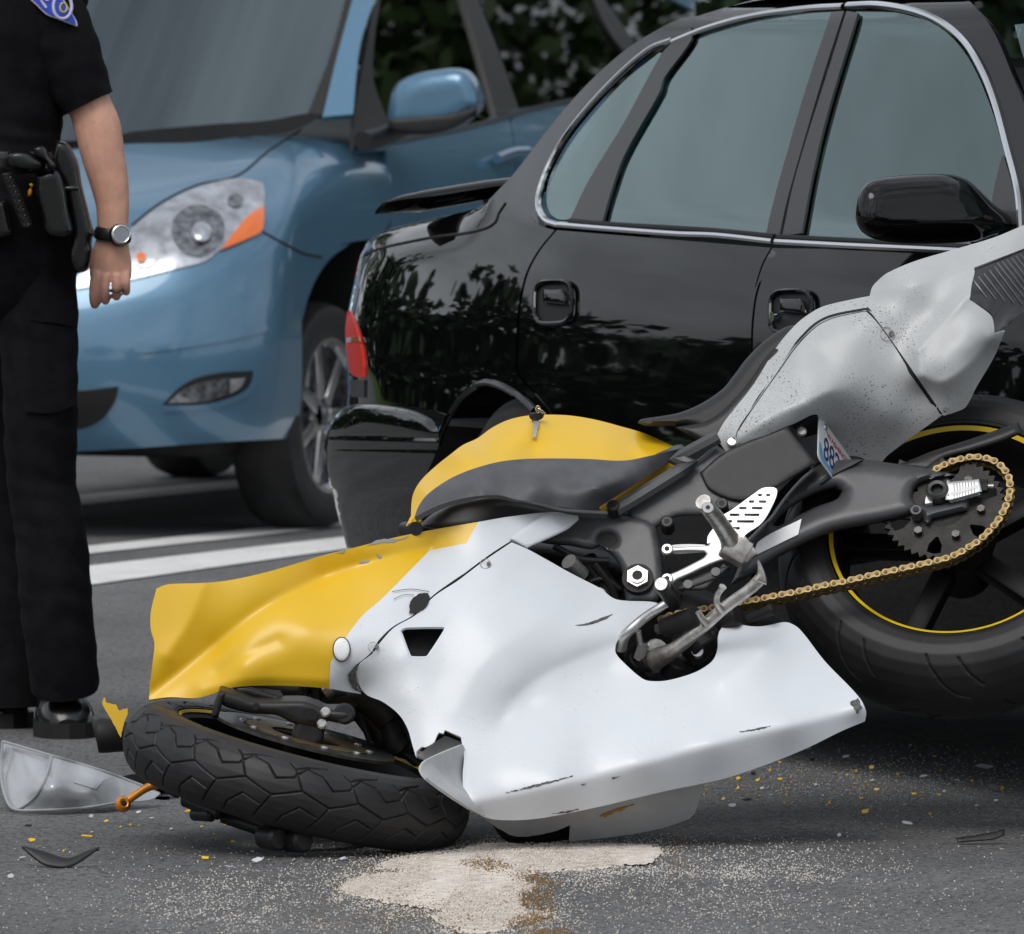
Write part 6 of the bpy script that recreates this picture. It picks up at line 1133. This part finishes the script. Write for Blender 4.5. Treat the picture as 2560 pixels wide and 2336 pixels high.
for c_, x, y, L, W_ in (('y', 1125, 1122, 32, 15), ('y', 415, 932, 16, 9), ('y', 333, 1045, 15, 7), ('y', 1163, 870, 16, 6), ('y', 650, 935, 18, 6), ('y', 526, 942, 16, 5), ('y', 592, 886, 8, 7), ('y', 415, 985, 9, 7), ('y', 1400, 1015, 18, 5), ('y', 1190, 993, 18, 5), ('y', 1310, 905, 10, 5), ('y', 1540, 1020, 14, 4), ('y', 1490, 1130, 13, 5), ('y', 1105, 1040, 16, 4), ('y', 650, 838, 12, 5), ('y', 925, 1068, 9, 4), ('y', 675, 1068, 10, 4), ('y', 1075, 890, 9, 5), ('y', 1885, 985, 26, 6), ('y', 520, 862, 12, 5), ('y', 1725, 942, 12, 5), ('y', 1025, 908, 9, 4),
                       ('w', 385, 1085, 30, 9), ('w', 1020, 808, 24, 8), ('w', 1795, 870, 74, 13), ('w', 1365, 1183, 44, 6), ('w', 980, 1250, 14, 6), ('w', 810, 760, 22, 4), ('w', 1455, 918, 26, 5), ('w', 550, 985, 16, 5), ('w', 1165, 940, 16, 3), ('w', 1345, 1075, 15, 4), ('w', 1640, 935, 18, 3), ('w', 1750, 1080, 14, 4), ('w', 1860, 1052, 15, 4), ('w', 890, 1025, 6, 4), ('w', 850, 965, 14, 4), ('w', 600, 1020, 12, 3), ('w', 1570, 1000, 16, 4), ('w', 1380, 740, 10, 3),
                       ('k', 500, 905, 20, 7), ('k', 1850, 995, 44, 13), ('k', 830, 822, 14, 6), ('k', 460, 1050, 36, 5), ('k', 700, 790, 18, 6), ('k', 1200, 900, 14, 4)):
    X, Y = R3((x, y))[0]; chip(c_, X, Y, L, W_, WR, GR)
chip('g', 1437, 2128, 34, 8, 'lying on the spilled absorbent', None); chip('g', 860, 2152, 28, 7, 'lying at the edge of the spilled absorbent', None)
# ---- absorbent granules
M['grain'] = mat('dry_granule', (.74, .69, .63), .9); M['sand'] = mat('absorbent', (.76, .69, .62), .95, var=.16, vscale=40, bump=.9, bscale=500, spk=[(420, .62, (.30, .25, .21), 0)]); M['wetsand'] = mat('oiled_absorbent', (.25, .15, .055), .8, var=.35, vscale=260, bump=.9, bscale=500, spk=[(380, .6, (.45, .33, .2), 0)])
sandp = R2((300, 1422), (420, 1372), (600, 1347), (760, 1330), (880, 1292), (1050, 1292), (1200, 1302), (1500, 1292), (1700, 1292), (1890, 1302), (1920, 1330), (1860, 1385), (1700, 1405), (1500, 1425), (1300, 1440), (1180, 1455), (1150, 1500), (1220, 1530), (1130, 1570), (1130, 1640), (1180, 1668), (1320, 1680), (1200, 1715), (1060, 1750), (900, 1790), (700, 1750), (620, 1690), (720, 1670), (600, 1650), (400, 1620), (250, 1590), (100, 1550), (150, 1500), (250, 1470), (420, 1448), (520, 1442))
wet = [R2((800, 1405), (950, 1386), (1072, 1426), (950, 1446), (850, 1425)), R2((1110, 1465), (1250, 1475), (1342, 1522), (1290, 1590), (1316, 1676), (1180, 1666), (1130, 1640), (1125, 1575), (1220, 1530), (1150, 1500)), R2((1040, 1748), (1180, 1690), (1295, 1702), (1200, 1752), (1120, 1760)), R2((1180, 1790), (1360, 1775), (1420, 1800), (1250, 1830))]
def mound(o_): 
    nz = lambda a, b: .0010*np.sin(a*.013+1.3*np.sin(b*.031))+.0007*np.sin(a*.041+b*.023)
    return lambda a, b: FPX*(H-(o_+nz(a, b)))/(b-YH)
o = patch('absorbent_bed', sandp, mound(.0022), M['sand'], None, step=6, thick=0, h=.0, rag=4); props(o, 'pale absorbent granules poured over the fluid spill', 'absorbent', kind='stuff')
def grains(name, px, py, rmin, rmax, m, label, z=0.):
    n = len(px); d = FPX*H/(py-YH); c = P(px, py, d); c[:, 2] = z; r = np.random.uniform(rmin, rmax, n)
    base = np.array([(1, 0, 0), (0, 1, 0), (-1, 0, 0), (0, -1, 0), (0, 0, 1), (0, 0, -1)], float); V = base[None]*r[:, None, None]*np.random.uniform(.6, 1.3, (n, 6, 1))
    a = np.random.uniform(0, 6.28, n); ca, sa_ = np.cos(a), np.sin(a); x = V[..., 0]*ca[:, None]-V[..., 1]*sa_[:, None]; y = V[..., 0]*sa_[:, None]+V[..., 1]*ca[:, None]; V = np.stack([x, y, V[..., 2]*.8], -1)+c[:, None]+np.array((0, 0, .6))*r[:, None, None]
    T = np.array([(0, 1, 4), (1, 2, 4), (2, 3, 4), (3, 0, 4), (1, 0, 5), (2, 1, 5), (3, 2, 5), (0, 3, 5)]); Fc = (T[None]+6*np.arange(n)[:, None, None]).reshape(-1, 3)
    me = bpy.data.meshes.new(name); me.vertices.add(6*n); me.vertices.foreach_set('co', V.reshape(-1)); me.loops.add(len(Fc)*3); me.loops.foreach_set('vertex_index', Fc.reshape(-1)); me.polygons.add(len(Fc)); me.polygons.foreach_set('loop_start', np.arange(len(Fc))*3); me.polygons.foreach_set('loop_total', np.full(len(Fc), 3)); me.update(); me.validate(); me.materials.append(m)
    o = bpy.data.objects.new(name, me); COL.objects.link(o); props(o, label, 'granules', kind='stuff')
def scatter(n, dens, x0, x1, y0, y1):
    q = np.random.uniform((x0, y0), (x1, y1), (n*6, 2)); k = dens(q[:, 0], q[:, 1]); k = k*(.55+.45*np.sin(q[:, 0]*.021+2*np.sin(q[:, 1]*.05))*np.sin(q[:, 1]*.09+q[:, 0]*.013)+.25); return q[np.random.rand(len(q)) < k][:n]
SPx = np.array(sandp)
def dens_main(a, b):
    q = np.stack([a, b], -1); d = pdist(q, SPx); ins = inside(q, SPx)
    k = np.where(ins, .30, .75*np.exp(-d/22)+.16*np.exp(-d/120))
    k = np.maximum(k, .55*np.exp(-((a-1880)/220)**2-((b-2182)/22)**2)); k = np.maximum(k, .24*np.exp(-((a-1780)/330)**2-((b-2170)/70)**2)); k = np.maximum(k, .26*np.exp(-((a-620)/230)**2-((b-2255)/75)**2)); k = np.maximum(k, .10*np.exp(-((a-1750)/500)**2-((b-2260)/80)**2))
    k = np.maximum(k, .012); k = np.where(b < 2075+.0*a, 0, k); return k*np.clip((b-2090)/40+.2, 0, 1)
g_ = scatter(25000, dens_main, -60, 2620, 2080, 2360); pd_ = inside(g_, SPx)
grains('loose_granules', g_[:, 0], g_[:, 1], .0008, .0021, M['grain'], 'pale absorbent granules scattered over the asphalt around the spill')
gi = scatter(22000, lambda a, b: inside(np.stack([a, b], -1), SPx)*.8, 820, 1680, 2105, 2345); grains('heaped_granules', gi[:, 0], gi[:, 1], .0009, .0020, M['sand'], 'pale absorbent granules heaped on the spill', .002)
def dens_wet(a, b):
    q = np.stack([a, b], -1); k = np.zeros(len(a))
    for w_ in wet: wa = np.array(w_); k = np.maximum(k, np.where(inside(q, wa), .8, .6*np.exp(-pdist(q, wa)/6)))
    d = pdist(q, SPx); k = np.maximum(k, .22*np.exp(-d/14)*(a < 1150)*(~inside(q, SPx))); k = np.maximum(k, .3*np.exp(-((a-1690)/22)**2-((b-2140)/40)**2)); k = np.maximum(k, .12*np.exp(-((a-1000)/200)**2-((b-2300)/50)**2)); return k
gw = scatter(11000, dens_wet, 700, 1800, 2090, 2350); grains('oiled_granules', gw[:, 0], gw[:, 1], .0009, .0019, M['wetsand'], 'brown oil-soaked granules around the edge of the spill', .003)
gd = scatter(2600, lambda a, b: .5*np.exp(-((a-2150)/330)**2-((b-1950)/55)**2)+.05, 1680, 2620, 1860, 2110); grains('plastic_grit', gd[:, 0], gd[:, 1], .0008, .0026, M['debrisgrey'], 'fine broken plastic grit on the asphalt behind the fairing')
gy = scatter(220, lambda a, b: .5*np.exp(-((a-2100)/330)**2-((b-1960)/45)**2), 1680, 2620, 1880, 2080); grains('yellow_grit', gy[:, 0], gy[:, 1], .001, .0028, M['yellow'], 'fine yellow paint grit on the asphalt behind the fairing')
# ------------------------------------------------------------------ trees round the junction
def leaf_mesh(kind, seed):
    rs = np.random.RandomState(seed); n = 20000 if kind == 'round' else 4600
    if kind == 'round':
        cl = rs.normal(0, 1, (46, 3)); cl /= np.linalg.norm(cl, axis=1, keepdims=True); cl *= rs.uniform(.35, 1, (46, 1))**.6; cl = cl*np.array((2.6, 2.6, 2.9))+np.array((0, 0, 6.2)); i = rs.randint(0, 46, n); p = cl[i]+rs.normal(0, .48, (n, 3)); s = rs.uniform(.05, .12, n)
    else:
        z = 1.2+10.2*rs.rand(n)**1.25; lay = .75+.25*np.sin(z*5.2); rad = (11.6-z)/10.4*2.5*lay*np.sqrt(rs.uniform(.15, 1, n)); a = rs.uniform(0, 6.28, n); p = np.stack([rad*np.cos(a), rad*np.sin(a), z-.22*rad], -1); s = rs.uniform(.14, .30, n)
    u = rs.normal(0, 1, (n, 3)); u /= np.linalg.norm(u, axis=1, keepdims=True); v = np.cross(u, rs.normal(0, 1, (n, 3))); v /= np.linalg.norm(v, axis=1, keepdims=True)
    V = np.stack([p+u*s[:, None], p+v*s[:, None]*.6, p-u*s[:, None], p-v*s[:, None]*.6], 1).reshape(-1, 3)
    me = bpy.data.meshes.new('crown'); me.from_pydata(V.tolist(), [], (np.arange(n)[:, None]*4+np.arange(4)).tolist()); me.materials.append(M['leaf'] if kind == 'round' else M['needle']); return me
def trunk_mesh(kind):
    mb = MB(); hgt = 6.5 if kind == 'round' else 11; v, f_ = tube_data(curve3([(0, 0, -.1), (.05, .02, 1.5), (-.04, .05, 3.5), (0, 0, hgt)], 5), np.linspace(.24, .05, 16), 10); mb.add(v, f_)
    if kind == 'round':
        for k in range(6):
            a = k*1.05; z = 2.4+.5*k; v, f_ = tube_data(curve3([(0, 0, z), (.8*math.cos(a), .8*math.sin(a), z+.8), (1.8*math.cos(a), 1.8*math.sin(a), z+1.5)], 4), np.linspace(.09, .03, 9), 7); mb.add(v, f_)
    me = bpy.data.meshes.new('trunk'); me.from_pydata(mb.v, [], mb.f); me.materials.append(M['bark']); return me
KIT = {k: (trunk_mesh(k), [leaf_mesh(k, s) for s in (1, 2)]) for k in ('round', 'cone')}
LAB = {('round', 'back'): 'leafy green tree growing on the grass beyond the minivan', ('cone', 'back'): 'dark conifer growing on the grass beyond the minivan', ('round', 'left'): 'leafy green tree on the verge reflected in the sedan door', ('cone', 'left'): 'dark conifer on the verge reflected in the sedan door', ('round', 'right'): 'leafy green tree on the verge reflected in the minivan windows', ('cone', 'right'): 'dark conifer on the verge reflected in the minivan windows', ('round', 'near'): 'leafy green tree on the verge behind the viewer', ('cone', 'near'): 'dark conifer on the verge behind the viewer'}
for i, (k, wh_, x, y, s_) in enumerate((('cone', 'back', 3.2, 64, 1.2), ('round', 'back', 6.5, 66, 1.3), ('cone', 'back', 10.5, 63, 1.1), ('round', 'back', -1.5, 67, 1.2), ('cone', 'back', -6, 64, 1.2), ('round', 'back', -12, 66, 1.1), ('round', 'back', 15, 64, 1.2), ('cone', 'back', 20, 62, 1.1), ('round', 'back', 26, 50, 1.2), ('cone', 'back', 27, 42, 1.1), ('round', 'back', 28, 34, 1.2), ('round', 'right', 13, 37, 1.1), ('cone', 'right', 17, 41, 1.2), ('round', 'right', 20, 36, 1.1), ('round', 'right', 16, 46, 1.2),
    ('cone', 'left', -62, 62, 1.0), ('round', 'left', -58, 68, 1.1), ('cone', 'left', -53, 72, 1.0), ('round', 'left', -66, 56, 1.0), ('cone', 'left', -70, 50, 1.1), ('round', 'left', -48, 78, .9), ('cone', 'left', -42, 82, 1.0), ('round', 'left', -74, 43, 1.1), ('cone', 'left', -76, 35, 1.0), ('cone', 'left', -36, 84, .9), ('round', 'left', -30, 86, 1.),
    ('round', 'near', -22, -16, 1.1), ('cone', 'near', -15, -21, 1.1), ('round', 'near', -8, -24, 1.2), ('cone', 'near', 0, -24, 1.0), ('round', 'near', 8, -23, 1.2), ('cone', 'near', 16, -22, 1.1))):
    t = empty('conifer_tree' if k == 'cone' else 'leafy_tree', (x, y, 0), LAB[(k, wh_)], 'tree', 'trees '+{'back': 'beyond the minivan', 'left': 'on the left verge', 'right': 'beside the minivan', 'near': 'behind the viewer'}[wh_])
    t.scale = (s_, s_, s_*random.uniform(.92, 1.1)); t.rotation_euler = (0, 0, i*1.7)
    for nm, me in (('trunk', KIT[k][0]), ('crown', KIT[k][1][i % 2])):
        o = bpy.data.objects.new(nm, me); COL.objects.link(o); o.parent = t

def wood(seed, x0, y0, x1, y1, n, name, label):
    rs = np.random.RandomState(seed); t = rs.rand(n); top = 9+2.4*np.sin(t*31)+1.6*np.sin(t*83+1)+1.2*np.sin(t*190); z = rs.rand(n)**.8*top; p = np.stack([x0+(x1-x0)*t+rs.normal(0, 1.5, n), y0+(y1-y0)*t+rs.normal(0, 1.5, n), z], -1); s = rs.uniform(.3, .75, n)
    u = rs.normal(0, 1, (n, 3)); u /= np.linalg.norm(u, axis=1, keepdims=True); v = np.cross(u, rs.normal(0, 1, (n, 3))); v /= np.linalg.norm(v, axis=1, keepdims=True)
    V = np.stack([p+u*s[:, None], p+v*s[:, None]*.7, p-u*s[:, None], p-v*s[:, None]*.7], 1).reshape(-1, 3); o = link(name, V, np.arange(n)[:, None]*4+np.arange(4), M['needle'], None, False); props(o, label, 'wood', kind='stuff')
wood(3, -80, 20, -22, 88, 17000, 'distant_wood', 'dark far-off wood across the grass on the left')
wood(4, 40, 92, 96, 40, 9000, 'distant_wood', 'dark far-off wood across the grass on the right')
